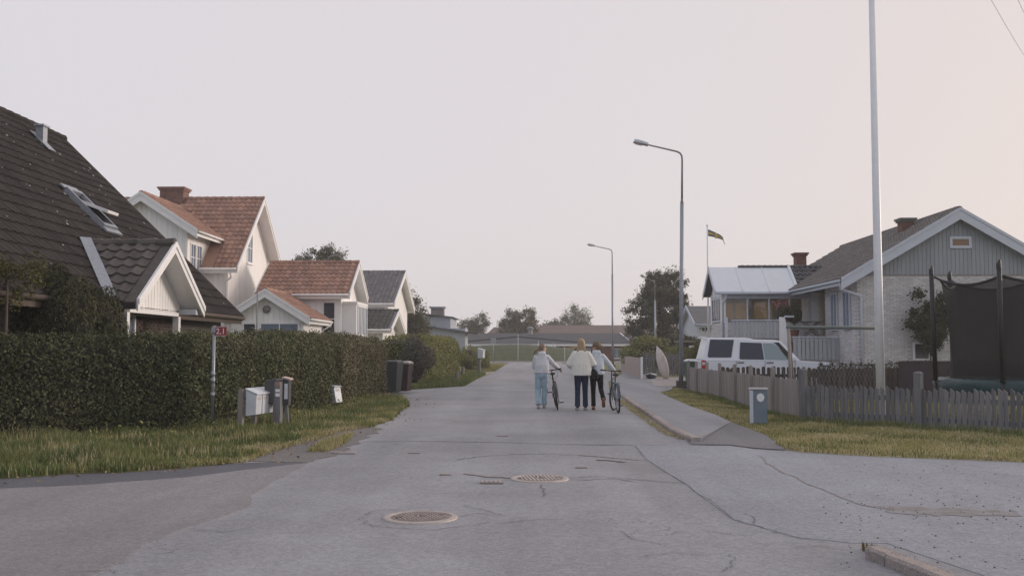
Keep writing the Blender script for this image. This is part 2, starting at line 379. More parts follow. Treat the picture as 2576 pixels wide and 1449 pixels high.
# ------------------------------------------------------------------ ground, roads
def sheet(name, pts, z, mat, parent=None, kind='structure', thick=0):
    pts = [Vector((p[0], p[1], z if len(p) < 3 else p[2])) for p in pts]
    mb = MB()
    if thick: mb.prism([Vector((p.x,p.y,p.z-thick)) for p in pts], (0,0,thick))
    else:
        a = sum(pts[i].x*pts[(i+1) % len(pts)].y-pts[(i+1) % len(pts)].x*pts[i].y for i in range(len(pts)))
        mb.poly(pts if a > 0 else pts[::-1])
    o = mb.build(name, mat, parent)
    if kind: o['kind'] = kind
    return o
def rough_edge(P, amp=.05, step=.25):
    out = []; k = rng.uniform(0,9)
    for i in range(len(P)):
        a, b = Vector(P[i][:2]), Vector(P[(i+1) % len(P)][:2]); L = (b-a).length
        n = 1 if (L > 25 or max(abs(a.x),abs(b.x)) > 16) else max(1, int(L/step)); t = (b-a)/max(L,1e-6); s = Vector((t.y,-t.x))
        for j in range(n):
            p = a+(b-a)*(j/n); q = amp*(.6*math.sin((p.x*2.7+p.y*3.9)*1.7+k)+rng.uniform(-.5,.5)) if n > 1 else 0
            p = p+s*q; out.append((p.x,p.y))
    return out
def gx(L): return [tuple(gp(*p))[:2] for p in L]
sheet('ground', [(-1500,-60),(1500,-60),(1500,2500),(-1500,2500)], -.02, GROUND)
LV = gx([(0,1206),(182,1193),(363,1186),(527,1172),(618,1164),(700,1135),(790,1110),(860,1087),(930,1076),(985,1057),(1003,1038),(1030,1020),(1010,1004),(968,997)])
road = [(-2.5,108.2),(-2.5,62),(-2.75,50),(-3.0,44),(-4.4,39),(-9,38.6),(-9,34.6),(-5.4,33)]+[(p[0]-.5,p[1]+.35) for p in LV[::-1]]+[(-9,10.6),(-30,2),(-30,-12),(30,-12),(30,2.2),(9.5,11.5)]
road += [(p[0]+.25,p[1]+.45) for p in gx([(2575,1164),(2189,1148),(2016,1138),(1976,1133)])]+[(2.7,15.3),(2.7,30.2),(2.75,36),(3.4,45),(5.2,60),(5.0,75),(3.2,90),(3.0,108.2)]
sheet('road', road, 0, A_MAIN)
sheet('cross_street', [(-60,108.2),(60,108.2),(60,114),(-60,114)], .0, A_FAR)
sheet('road_repaved_patch', rough_edge(gx([(0,1230),(203,1221),(472,1201),(618,1182),(774,1165),(690,1211),(636,1244),(623,1277),(581,1291),(436,1337),(363,1371),(316,1404),(262,1430),(225,1449),(60,1600)])+[(-14,3.5),(-14,7.6)], .014, .15), .006, A_WARM, thick=.012)
sheet('road_edge_strip', rough_edge(gx([(0,1206),(182,1193),(363,1186),(527,1172),(618,1164),(774,1164),(774,1165.5),(618,1182),(472,1201),(203,1221),(0,1231)])+[(-14,7.55),(-14,8.3)], .03, .15), .004, A_DARK, thick=.010)
sheet('side_street_surface', gx([(1598,1120),(1631,1158),(1722,1216),(1845,1307),(1903,1322),(2004,1351),(2145,1366),(2230,1366),(2480,1449)])+[(3.3,4),(28,-6),(28,3.3),(9.4,11.3)]+[(p[0]+.1,p[1]+.3) for p in gx([(2575,1166),(2189,1150),(2016,1140)])]+gx([(1965,1134.5),(1898,1129),(1837,1120.5)]), .004, A_BLUE, thick=.010)
# footpath with ramp down to the junction
KL = [(1567,997.6),(1596,1019),(1649,1054),(1688,1082),(1740,1103)]
KP = [gp(x, y, .06) for x, y in KL]
SE = gx([(1694,1009),(1739,1029),(1800,1050.5),(1839,1070)])
walk = [(p.x+.14, p.y) for p in KP]+SE[::-1]+gx([(1661,992),(1690,984)])+[(5.4,38.5),(5.9,45),(7,60),(5.4,60),(3.6,45),(2.95,36)]
sheet('footpath', walk, .07, A_WALK, thick=.06)
ap = MB(); g0 = gp(1722,1090); q = [gp(1694,1077), gp(1839,1070), gp(1874,1082), gp(1923,1099), gp(1953,1117), gp(1976,1133), gp(1898,1128), gp(1837,1120), gp(1740,1119)]
zz = [.068,.068,.06,.045,.03,.012,.012,.012,.012]
ap.poly([Vector((p.x,p.y,z)) for p, z in zip(q, zz)][::-1]); ap.build('footpath_apron', A_APRON, kind='structure')
sheet('driveway_gravel', [(4.6,38.3),(5.4,38.0),(6.2,37.9),(14,37.9),(14,50),(5.9,50)], .078, M('driveway_grit', (.40,.36,.345), col2=(.30,.27,.26), scale=6, fine=.3, fscale=50))
sheet('driveway', [(5.6,30.3),(12.2,30.3),(12.2,38.6),(5.5,38.6)], .0, A_APRON)
sheet('gravel_verge', rough_edge(gx([(560,1160),(640,1142),(700,1118),(780,1096),(850,1074),(935,1070),(960,1080),(900,1112),(860,1140),(774,1163)]), .08, .12), .009, GRAVEL, thick=.015)
# kerb stones
kb = bpy.data.objects.new('kerb', None); C.objects.link(kb); kb['kind'] = 'structure'
def kerb_run(P, wd, hgt, step, z0=-.03):
    P = [Vector((p.x, p.y, 0)) for p in P]
    seg = [(P[i+1]-P[i]).length for i in range(len(P)-1)]; tot = sum(seg)
    def pos(s):
        for i, l in enumerate(seg):
            if s <= l or i == len(seg)-1: return P[i]+(P[i+1]-P[i])*(s/l)
            s -= l
    s = 0
    while s < tot-.2:
        e = min(tot, s+step*rng.uniform(.85, 1.15))
        a, b = pos(s+.006), pos(e-.006); d = (b-a).normalized(); n = Vector((d.y,-d.x,0))
        m = MB(); K = 6; j = [rng.uniform(-.012,.012) for _ in range(40)]
        for k in range(K+1):
            c = a+(b-a)*(k/K)
            z = hgt+j[k]*.5
            for off, zq in ((0,z0),(j[k+8]*.6,z-.02),(.02+j[k+8],z),(wd-.015+j[k+16],z-.004),(wd+j[k+16],z-.03),(wd,z0)):
                m.v.append(tuple(c+n*off+Vector((0,0,zq))))
        for k in range(K):
            for q in range(5): m.f.append([k*6+q, k*6+q+1, (k+1)*6+q+1, (k+1)*6+q])
        m.f.append([0,1,2,3,4,5][::-1]); m.f.append([K*6+q for q in range(6)])
        m.build('kerb_stone', STONE, kb)
        s = e
kerb_run(KP[::-1]+[Vector((2.72,33.5,0)), Vector((2.8,36,0))], .15, .085, 1.0)
kerb_run([gp(2500,1500,.1), gp(2418,1462,.1), gp(2176,1368,.1)], .14, .085, 1.3)
kerb_run([Vector((-3.3,56.3,0)), Vector((-2.55,62.8,0))], .12, .05, 1.2)
# cracks, seams (worn lines of their own shape)
def strip(name, pts, wd, mat, z=.009, jit=.4, sub=9):
    P = [gp(*p) for p in pts]; q = []
    for i in range(len(P)-1):
        for k in range(sub): q.append(P[i].lerp(P[i+1], k/sub))
    q.append(P[-1])
    m = MB(); n = len(q); wob = 0
    for i, p in enumerate(q):
        d = (q[min(i+1,n-1)]-q[max(i-1,0)]).normalized(); s = Vector((d.y,-d.x,0))
        ww = wd*rng.uniform(.4, 1.0)*.5*(.2 if i in (0,n-1) else 1); wob += rng.gauss(0,.012)-wob*.25; o = s*(wob*jit*2)
        m.v += [tuple(p+o+s*ww+Vector((0,0,z*.5+.0025))), tuple(p+o-s*ww+Vector((0,0,z*.5+.0025)))]
    for i in range(n-1): m.f.append([2*i,2*i+2,2*i+3,2*i+1])
    m.build(name, mat, CR, kind='stuff')
CR = bpy.data.objects.new('road_cracks', None); C.objects.link(CR); CR['kind'] = 'structure'
strip('seam', [(907,1111),(1030,1110),(1152,1110.5),(1280,1113),(1403,1117),(1598,1120)], .06, SEAM)
strip('seam', [(1500,1119),(1598,1120.3),(1720,1119.4),(1837,1121),(1898,1129.5),(1965,1134.5)], .03, CRACK, .012)
strip('crack', [(1598,1120),(1631,1158),(1722,1216),(1790,1262),(1845,1307)], .011, CRACK, .012)
strip('crack', [(1845,1307),(1903,1322),(2004,1351),(2080,1362)], .014, CRACK, .012)
strip('crack', [(1903,1146),(1940,1170),(1978,1192),(2040,1222),(2101,1247),(2167,1272)], .03, SEAM, .012, .5)
strip('crack', [(1148,1158),(1190,1151),(1235,1146),(1336,1141),(1450,1145)], .028, CRACK, .009, .4)
strip('crack', [(1450,1145),(1540,1151),(1631,1158)], .06, SEAM, .009, .5)
strip('pothole', [(1497,1157),(1530,1158),(1550,1160),(1577,1163)], .11, CRACK, .010, .4)
strip('crack', [(1433,1202),(1500,1198),(1560,1202),(1614,1207),(1722,1216)], .028, CRACK, .009, .6)
strip('crack', [(1433,1206),(1480,1208),(1540,1204),(1600,1210)], .03, CRACK, .009, .6)
strip('crack', [(1170,1191),(1230,1199),(1285,1203)], .10, SEAM, .009, .5)
strip('crack', [(1360,1218),(1365,1234),(1362,1250)], .02, CRACK, .009, .6)
for pts in ([(905,1300),(915,1313),(940,1322),(1010,1330),(1090,1331),(1180,1322),(1236,1315)], [(1150,1300),(1200,1292),(1275,1297)], [(1010,1280),(940,1288),(910,1296)],
            [(1250,1316),(1330,1308),(1420,1306)], [(1160,1270),(1220,1283),(1270,1295)]):
    strip('crack', pts, .013, CRACK, .009, .6)
for pts in ([(1760,1333),(1800,1340),(1838,1344),(1890,1348)], [(1560,1336),(1600,1352),(1660,1372)], [(1830,1395),(1840,1410),(1825,1440)], [(1600,1400),(1700,1390),(1790,1397)],
            [(2000,1378),(2060,1375),(2120,1383)], [(1870,1335),(1940,1340),(1965,1330)], [(1900,1322),(1895,1300),(1870,1290)], [(480,1330),(560,1336),(640,1330)], [(190,1442),(270,1436),(290,1444)],
            [(1070,998.0),(1200,1000.2),(1345,1000.2)], [(1460,999.5),(1500,999.8)], [(1395,965),(1450,965.5)]):
    strip('crack', pts, .012, CRACK, .012, .6)
sheet('road_dirt', rough_edge(gx([(2160,1270),(2230,1276),(2330,1281),(2440,1284),(2560,1283),(2560,1296),(2440,1300),(2330,1300),(2230,1291)]), .14, .09), .007, M('road_dirt', (.185,.168,.16), col2=(.27,.265,.28), scale=5, fine=.3), CR, 'stuff')
# loose grit in the side street, dry soil along the kerb
peb = MB()
for _ in range(170):
    u = rng.random(); px = 2100+u*520+rng.gauss(0,40); py = 1280+rng.gauss(0,22) if rng.random() < .6 else rng.uniform(1170,1430)
    if px < 1700: continue
    p = gp(px, py); r = rng.uniform(.003,.007)
    peb.ball((p.x,p.y,.008), (r*1.5,r,r*.7), 6, 4)
peb.build('gravel', M('grit', (.11,.105,.105), rough=.9), kind='stuff')
strip('dirt', [(1560,1003),(1596,1026),(1640,1055),(1683,1088),(1722,1105)], .30, M('kerb_silt', (.30,.245,.20), col2=(.21,.18,.15), scale=7), .009, .35)
# ------------------------------------------------------------------ building helpers
def clip_u(poly, a, b):
    def half(P, k, sgn):
        o = []
        for i in range(len(P)):
            p, q = P[i], P[(i+1) % len(P)]; ip, iq = sgn*(p[0]-k) >= 0, sgn*(q[0]-k) >= 0
            if ip: o.append(p)
            if ip != iq:
                t = (k-p[0])/(q[0]-p[0]); o.append((k, p[1]+t*(q[1]-p[1])))
        return o
    P = half(poly, a, 1)
    return half(P, b, -1) if len(P) > 2 else []
Z = Vector((0,0,1))
def boards(T, O, U, N, poly, bw, mat, th=.022, gap=.006, name='board', batten=False):
    us = [p[0] for p in poly]; u = min(us); mx = max(us); k = 0
    while u < mx-.02:
        e = min(mx, u+bw)
        q = clip_u(poly, u+gap, e-gap)
        if len(q) > 2:
            t = th*(1 if (not batten or k % 2) else .35)+rng.uniform(-.002,.002)
            MB().prism([O+U*a+Z*b+N*.002 for a, b in q], N*t).build(name, mat, T)
        u = e; k += 1
def window(T, O, U, N, u0, v0, w_, h, cols=2, rows=1, mat=None, glass=None, fr=.07, sill=True, depth=.06, thin=.035, curtain=False, split=None):
    mat = mat or TRIM; glass = glass or GLASS
    m = MB(); D0, D1 = .004, depth
    for a, b, c, d in ((u0-fr,u0+w_+fr,v0-fr,v0),(u0-fr,u0+w_+fr,v0+h,v0+h+fr),(u0-fr,u0,v0,v0+h),(u0+w_,u0+w_+fr,v0,v0+h)):
        m.obox(O,U,Z,N,a,b,c,d,D0,D1)
    xs = [u0+w_*i/cols for i in range(cols+1)]; ys = [v0+h*i/rows for i in range(rows+1)]
    for x in xs[1:-1]: m.obox(O,U,Z,N,x-thin/2,x+thin/2,v0,v0+h,D0+.02,D1-.008)
    for y in ys[1:-1]: m.obox(O,U,Z,N,u0,u0+w_,y-thin/2,y+thin/2,D0+.02,D1-.011)
    wd = m.build('window', mat, T)
    for i in range(cols):
        for j in range(rows):
            MB().obox(O,U,Z,N,xs[i]+.002,xs[i+1]-.002,ys[j]+.002,ys[j+1]-.002,.027,.032).build('pane', glass, wd)
    if curtain: MB().obox(O,U,Z,N,u0,u0+w_*.3,v0,v0+h,.0255,.0265).obox(O,U,Z,N,u0+w_*.75,u0+w_,v0,v0+h,.0255,.0265).build('curtain', CURT, wd)
    if sill: MB().obox(O,U,Z,N,u0-fr-.03,u0+w_+fr+.03,v0-fr-.045,v0-fr,D0,D1+.05).build('sill', mat, wd)
    return wd
def tile_mb(tw, th, ht=.05, k=6):
    m = MB(); prof = [(0,0),(.12,.25),(.3,1),(.48,1),(.66,.25),(.82,.02),(1.04,0)]
    for u, hh in prof:
        m.v += [(u*tw, 0, .012), (u*tw, 0, .045+hh*ht), (u*tw, th*1.1, .006+hh*ht)]
    for i in range(len(prof)-1):
        a, b = 3*i, 3*(i+1); m.f += [[a,b,b+1,a+1],[a+1,b+1,b+2,a+2]]
    return m
def tile_slope(P, O, U, V, L, SL, tw, th, skip=None):
    N = U.cross(V); n0 = int(SL/th)
    for i in range(n0):
        for j in range(int(L/tw)):
            p = O+U*(j*tw)+V*(i*SL/n0)
            if skip and skip(p+U*tw*.5+V*th*.5): continue
            jt = rng.uniform(-.004,.004)
            P.add(Matrix(((U.x,V.x,N.x,p.x+N.x*jt),(U.y,V.y,N.y,p.y+N.y*jt),(U.z,V.z,N.z,p.z+N.z*jt),(0,0,0,1))))
def gable(T, ax, a0, a1, c0, c1, ze, zr, oa=.4, oc=.4, zb=0, wall=None, roof=None, trim=None, tl=None, ts=(.24,.34), tiles=(), skip=None,
          brd=(), bw=.2, bmat=None, barge=('a0','a1'), gut=('c0','c1'), bh=.24, ridge=True, th=.10, cm=None, batten=False):
    cm = (c0+c1)/2 if cm is None else cm
    P = (lambda a,c,z: Vector((c,a,z))) if ax == 'Y' else (lambda a,c,z: Vector((a,c,z)))
    A = P(1,0,0)-P(0,0,0); Cc = P(0,1,0)-P(0,0,0); dn = Vector((0,0,-th))
    for nm, c in (('c0',c0),('c1',c1)):
        MB().prism([P(a0,c,ze),P(a1,c,ze),P(a1,cm,zr),P(a0,cm,zr)], dn).build('roof', roof, T)
        MB().prism([P(a0+.01,c+.01*(1 if nm == 'c0' else -1),ze-th-.004),P(a1-.01,c+.01*(1 if nm == 'c0' else -1),ze-th-.004),P(a1-.01,cm,zr-th-.004),P(a0+.01,cm,zr-th-.004)], (0,0,-.02)).build('soffit', trim, T)
        sg = 1 if nm == 'c0' else -1
        run = abs(cm-c); sl = math.hypot(run, zr-ze); V = (Cc*sg*run+Z*(zr-ze))/sl
        U = A if (ax == 'X') == (nm == 'c0') else -A
        if nm in tiles:
            O = P(a0 if U == A else a1, c, ze)-V*.04
            tile_slope(tl, O, U, V, a1-a0, sl, ts[0], ts[1], skip)
        if nm in gut:
            g = MB(); g.tube([P(a0+.02,c-sg*.05,ze-.06),P(a1-.02,c-sg*.05,ze-.06)], .055, 8); g.build('gutter', trim, T, smooth=True)
            MB().obox(P(a0,c,ze-.13),A,Z,Cc*sg,.01,a1-a0-.01,-.10,.02,.02,.045).build('fascia', trim, T)
    if ridge:
        k = max(2, int((a1-a0)/.38)); m = MB()
        for i in range(k):
            x0 = a0+(a1-a0)*i/k; x1 = a0+(a1-a0)*(i+1.06)/k
            m.tube([P(x0,cm,zr+.0),P(x1,cm,zr+.012)], [.11,.125], 8)
        m.build('ridge_tiles', tl.mat if tl else roof, T, kind='stuff')
    sl0 = (zr-ze)/(cm-c0); sl1 = (zr-ze)/(c1-cm)
    for e, a, sg in (('a0',a0,-1),('a1',a1,1)):
        if e in barge:
            for c in (c0,c1):
                MB().prism([P(a+sg*.003,c,ze+.05),P(a+sg*.003,cm,zr+.05),P(a+sg*.003,cm,zr-bh),P(a+sg*.003,c,ze-bh)], A*sg*.035).build('bargeboard', trim, T)
                MB().prism([P(a+sg*.039,c,ze+.06),P(a+sg*.039,cm,zr+.06),P(a+sg*.039,cm,zr-.06),P(a+sg*.039,c,ze-.06)], A*sg*.025).build('bargeboard_cap', trim, T)
    zw0 = ze-th-.03+sl0*oc; zw1 = ze-th-.03+sl1*oc
    poly = [(c0+oc,zb),(c1-oc,zb),(c1-oc,zw1),(cm,zr-th-.03),(c0+oc,zw0)]
    if wall:
        MB().prism([P(a0+oa,c,z) for c, z in poly], A*(a1-a0-2*oa)).build('wall', wall, T)
        for b in brd:
            if b in ('a0','a1'):
                a = a0+oa if b == 'a0' else a1-oa; N = -A if b == 'a0' else A
                boards(T, P(a,0,0), Cc, N, poly, bw, bmat or wall, batten=batten)
            else:
                c = c0+oc if b == 'c0' else c1-oc; N = -Cc if b == 'c0' else Cc
                boards(T, P(0,c,0), A, N, [(a0+oa,zb),(a1-oa,zb),(a1-oa,zw0),(a0+oa,zw0)], bw, bmat or wall, batten=batten)
    return P, poly
def brick_mb(l=.235, h=.062, d=.02):
    m = MB(); b = .004
    m.v = [(0,0,0),(l,0,0),(l,h,0),(0,h,0),(b,b,d),(l-b,b,d),(l-b,h-b,d),(b,h-b,d)]
    m.f = [[4,5,6,7],[0,1,5,4],[1,2,6,5],[2,3,7,6],[3,0,4,7]]
    return m
def brick_face(P, O, U, N, u0, u1, v0, v1, skip=None, l=.25, h=.075):
    for i in range(int((v1-v0)/h)):
        u = u0-(.125 if i % 2 else 0)
        while u < u1-.1:
            a = max(u, u0)
            if u+l <= u1+.02 and u >= u0-.001 and not (skip and skip(u+l/2, v0+i*h+h/2)):
                p = O+U*u+Z*(v0+i*h)+N*rng.uniform(-.004,.003)
                P.add(Matrix(((U.x,0,N.x,p.x),(U.y,0,N.y,p.y),(U.z,1,N.z,p.z),(0,0,0,1))))
            u += l
X_ = Vector((1,0,0)); Y_ = Vector((0,1,0))
def chimney(T, x, y, wx, wy, z0, z1, mat, cap=True, capmat=None):
    m = MB().box(x-wx/2,x+wx/2,y-wy/2,y+wy/2,z0,z1-.16); c = m.build('chimney', MORTAR_D, T)
    k = MB(); bm = []
    zz = z0; i = 0
    while zz < z1-.18:
        nx = max(2, int(wx/.25)); ny = max(2, int(wy/.25))
        o = (i % 2)*.0
        for j in range(nx):
            u0 = x-wx/2+wx*j/nx
            k.box(u0+.006,u0+wx/nx-.006,y-wy/2-.012,y-wy/2+.02,zz+.006,zz+.068)
        for j in range(ny):
            u0 = y-wy/2+wy*j/ny
            for s in (-1,1): k.box(x+s*wx/2-.012,x+s*wx/2+.012,u0+.006,u0+wy/ny-.006,zz+.007,zz+.067)
        zz += .075; i += 1
    k.build('bricks', mat, c, kind='stuff')
    q = MB().box(x-wx/2-.06,x+wx/2+.06,y-wy/2-.06,y+wy/2+.06,z1-.16,z1-.08).box(x-wx/2-.11,x+wx/2+.11,y-wy/2-.11,y+wy/2+.11,z1-.08,z1)
    q.build('chimney_cap', capmat or mat, T)
# ------------------------------------------------------------------ dark-roofed house at the left with its porch
HA = thing('brick_house', 'dark brick house with a big dark brown tiled roof and open skylight', 'house', (-11,22,0))
tA = Pieces('roof_tile', tile_mb(.30,.36,.026), TILE_BR, HA, 'roof_tiles')
EA, RA, zeA, zrA = -8.6, -14.1, 2.45, 7.78
slA = (zrA-zeA)/(EA-RA)
def skA(p):
    a = (RA-EA); return False
gable(HA, 'Y', 14.0, 29.3, 2*RA-EA, EA, zeA, zrA, oa=.25, oc=.55, wall=MORTAR_D, roof=TILE_BR, trim=M('brown_trim', (.11,.085,.07), scale=4), tl=tA, ts=(.30,.36), tiles=('c1',), bh=.16)
tA.flush()
bA = Pieces('brick', brick_mb(), BRICK_DK, HA, 'bricks', 120)
brick_face(bA, Vector((EA-.55,19.2,0)), Y_, X_, 0, 6, .9, 2.55); bA.flush()
window(HA, Vector((EA-.55,0,0)), Y_, X_, 21.6, 1.2, .9, 1.0, 2, 1, glass=GLASS_B, depth=.09)
sn = Vector((slA,0,1)).normalized(); sv = Vector((-1,0,slA)).normalized()
def onA(px, py):     # point of the roof plane seen at a pixel
    d = ray(px, py); o = Vector((0,0,EYE)); p0 = Vector((EA,0,zeA)); t = (p0-o).dot(sn)/d.dot(sn); return o+d*t
v = onA(104, 366)
MB().box(v.x-.10,v.x+.10,v.y-.12,v.y+.12,v.z-.3,v.z+.50).build('vent_stack', STEEL, HA)
MB().box(v.x-.14,v.x+.14,v.y-.18,v.y+.18,v.z+.50,v.z+.55).build('vent_cap', STEEL, HA)
MB().obox(v+sn*.10, Y_, sv, sn, -.2,.2,-.32,.42,0,.02).build('flashing', STEEL, HA)
k = onA(222, 535); UY = Y_
sk = MB()
for a,b,c,d in ((-.40,-.32,-.68,.68),(.32,.40,-.68,.68),(-.32,.32,.58,.68),(-.32,.32,-.68,-.58)): sk.obox(k,UY,sv,sn,a,b,c,d,.02,.17)
skf = sk.build('skylight', STEEL, HA)
MB().obox(k,UY,sv,sn,-.46,.46,-.86,-.69,.07,.12).obox(k,UY,sv,sn,-.44,.44,.69,.84,.09,.13).build('flashing', STEEL, skf)
MB().obox(k,UY,sv,sn,-.31,.31,-.57,.57,.03,.05).build('skylight_well', M('dark_interior', (.02,.02,.022)), skf)
an = Matrix.Rotation(R(-24), 3, 'Y'); sv2, sn2 = an @ sv, an @ sn; k2 = k+sn*.19+sv*.05
for a,b,c,d in ((-.31,-.25,-.57,.57),(.25,.31,-.57,.57),(-.25,.25,.51,.57),(-.25,.25,-.57,-.51)):
    MB().obox(k2,UY,sv2,sn2,a,b,c,d,-.03,.04).build('sash', TRIM, skf)
MB().obox(k2,UY,sv2,sn2,-.25,.25,-.51,.51,-.005,.012).build('pane', GLASS_B, skf)
# lichen spots on the tiles are real little patches
ls = MB()
for _ in range(110):
    a, b = rng.uniform(14.5,29), rng.uniform(.3,7.2)
    p = Vector((EA,a,zeA))+sv*b+sn*.085; r = rng.choice((.010,.012,.016,.026))
    ls.obox(p,Y_,sv,sn,-r,r*rng.uniform(.6,1.4),-r,r,0,.006)
ls.build('lichen', M('lichen', (.55,.55,.52)), HA, kind='stuff')
# porch
PX, PY0, PY1, pze, pzr = -8.03, 20.0, 24.1, 2.46, 3.84
tP = Pieces('porch_roof_tile', tile_mb(.30,.33,.05), TILE_PB, HA, 'porch_roof_tiles')
gable(HA, 'X', -10.1, PX, PY0, PY1, pze, pzr, oa=.35, oc=.3, wall=None, roof=TILE_PB, trim=TRIM, tl=tP, ts=(.30,.33), tiles=('c0',), barge=('a1',), gut=(), bh=.2,
      skip=lambda p: p.z < zeA+(EA-p.x)*slA+.05)
tP.flush()
pm = (PY0+PY1)/2; s_ = (pzr-pze)/(pm-PY0)
boards(HA, Vector((PX-.5,0,0)), Y_, X_, [(PY0+.3,pze-.1),(PY1-.3,pze-.1),(PY1-.3,pze-.12+.3*s_),(pm,pzr-.14),(PY0+.3,pze-.12+.3*s_)], .17, WHITE_B, th=.03, gap=.008, name='porch_board')
MB().box(PX-.56,PX-.51,PY0+.3,PY1-.3,pze-.11,pze+.2).prism([(PX-.56,PY0+.3,pze-.1),(PX-.56,PY1-.3,pze-.1),(PX-.56,pm,pzr-.2)], (.05,0,0)).build('porch_gable', TRIM, HA)
MB().box(PX-2.0,PX-.06,PY0+.22,PY0+.36,pze-.15,pze-.02).build('porch_beam', TRIM_G, HA)
MB().box(PX-2.0,PX-.06,PY1-.36,PY1-.22,pze-.15,pze-.02).build('porch_beam', TRIM_G, HA)
MB().box(PX-2.2,PX+.0,PY0-.06,PY0+.02,pze-.16,pze-.03).build('porch_gutter', BLACKP, HA)
for x, y in ((PX-.45,PY0+.55),(PX-.45,PY1-.55),(PX-.75,PY0+.95)):
    MB().box(x-.07,x+.07,y-.07,y+.07,0,pze-.2).build('porch_post', TRIM, HA)
MB().box(PX-.5,PX-.38,PY0+.62,PY1-.62,pze-.20,pze-.115).build('porch_beam', TRIM, HA)
MB().tube([(PX-.95,PY0+.1,pze-.1),(PX-.9,PY0+.1,pze-.35),(PX-.4,PY0+.45,1.9),(PX-.4,PY0+.45,.2)], .05, 8).build('downpipe', BLACKP, HA, smooth=True)
fl = MB(); a0, b0 = Vector((EA+.02,PY0+.02,zeA+.16)), Vector((EA-1.40,pm-.10,zeA+.17+1.40*slA))
dv = (b0-a0).normalized(); nn = Vector((slA*.4,-.5,1)).normalized(); sdv = dv.cross(nn)
fl.obox(a0, dv, sdv, nn, -.1, (b0-a0).length, -.12, .12, -.01, .012); fl.build('valley_flashing', STEEL, HA)
# ------------------------------------------------------------------ white house with red roofs
HB = thing('white_house', 'white boarded house with red clay roofs, wing, annex and brick chimney', 'house', (-14,45,0))
tB = Pieces('roof_tile', tile_mb(.24,.34,.05), TILE_RD, HB, 'roof_tiles')
gable(HB, 'X', -22, -12.8, 42.7, 51.1, 5.0, 8.62, oa=.55, oc=.5, wall=WHITE_B, roof=TILE_RD, trim=TRIM, tl=tB, tiles=('c0',), brd=('a1','c0'), bw=.22,
      skip=lambda p: p.x < -13.9 and p.x > -18.7 and p.z < 6.4+(2.4-abs(p.x+16.3))*.654 and p.z < 7.9)
gable(HB, 'Y', 40.8, 46.0, -18.7, -13.9, 6.40, 7.97, oa=.35, oc=.55, wall=WHITE_B, roof=TILE_RD, trim=TRIM, tl=tB, tiles=('c1',), brd=('a0','c1'), bw=.22, bh=.34,
      skip=lambda p: p.z < 5.0+(p.y-42.7)*.862+.02)
gable(HB, 'X', -12.35, -8.15, 44.0, 48.9, 3.94, 5.52, oa=.45, oc=.4, wall=WHITE_B, roof=TILE_RD, trim=TRIM, tl=tB, tiles=('c0',), brd=('a1','c0'), bw=.22, bh=.26)
gable(HB, 'Y', 40.0, 44.3, -12.65, -9.0, 2.73, 3.87, oa=.35, oc=.35, wall=WHITE_B, roof=TILE_RD, trim=TRIM, tl=tB, tiles=('c1',), brd=('a0','c1'), bw=.22, bh=.30)
tB.flush()
chimney(HB, at(439,490,46.9).x, 46.9, 1.1, .8, 7.6, 9.15, BRICK_C)
window(HB, Vector((-13.35,0,0)), Y_, X_, 46.05, 5.55, .75, 1.35, 2, 2, glass=GLASS_B, curtain=True)                # street gable
for u in (-17.6,-16.55,-15.5): window(HB, Vector((0,41.15,0)), X_, -Y_, u, 4.35, .85, 1.25, 2, 1, glass=GLASS_B)
for u in (41.55,42.3): window(HB, Vector((-14.45,0,0)), Y_, X_, u, 4.3, .55, 1.6, 2, 3, glass=GLASS_B, fr=.06)
window(HB, Vector((0,40.35,0)), X_, -Y_, -11.05, 1.75, 1.5, .75, 2, 1, glass=GLASS_B, curtain=True)
window(HB, Vector((0,40.35,0)), X_, -Y_, -11.75, 1.75, .45, .75, 1, 1, glass=GLASS)
MB().lathe([(.16,0),(.16,.12),(.06,.13)], (-10.82,40.24,3.1), 10, 'Y').build('wall_lamp', STEEL_D, HB, smooth=True)
# glazed bay of the annex
by0, by1, bx = 44.75, 47.6, -7.95
MB().box(-8.6,bx,by0,by1,0,3.5).build('bay', WHITE_B, HB)
MB().box(-8.7,bx+.08,by0-.08,by1+.08,1.95,2.05).build('bay_sill', TRIM, HB)
MB().box(-8.65,bx+.04,by0-.04,by1+.04,3.5,3.62).build('bay_cornice', TRIM, HB)
window(HB, Vector((bx,0,0)), Y_, X_, by0+.25, 2.15, by1-by0-.5, 1.25, 6, 1, glass=GLASS_B, sill=False, thin=.09)
window(HB, Vector((0,44.4,0)), X_, -Y_, -9.35, 2.1, .48, 1.45, 1, 2, glass=GLASS, sill=False, curtain=True)
MB().tube([(-13.1,42.75,4.85),(-13.1,42.9,4.6),(-13.4,43.12,4.4),(-13.4,43.12,.3)], .05, 8).build('downpipe', TRIM, HB, smooth=True)
MB().tube([(-8.95,44.1,2.6),(-9.1,44.0,2.45),(-9.3,43.9,2.3),(-9.3,43.9,.3)], .045, 8).build('downpipe', TRIM, HB, smooth=True)
MB().tube([(-12.85,39.6,0.0),(-12.85,39.6,2.1)], .03, 8).build('downpipe', STEEL, HB, smooth=True)
m = MB(); m.tube([(-9.3+.35*math.cos(t),46.45,5.6+.28*math.sin(t)) for t in np.linspace(.2,math.pi,9)], .035, 8); m.build('vent_bow', STEEL_D, HB, smooth=True)
pz = gp(646, 1010); p0 = at(646, 830, 37.5)
an_ = thing('antenna_mast', 'thin grey mast in front of the small white garage gable', 'mast', (p0.x,37.5,0))
MB().tube([(p0.x,37.5,0),(p0.x,37.5,at(646,728,37.5).z)], .025, 8).build('mast', STEEL_D, an_, smooth=True)
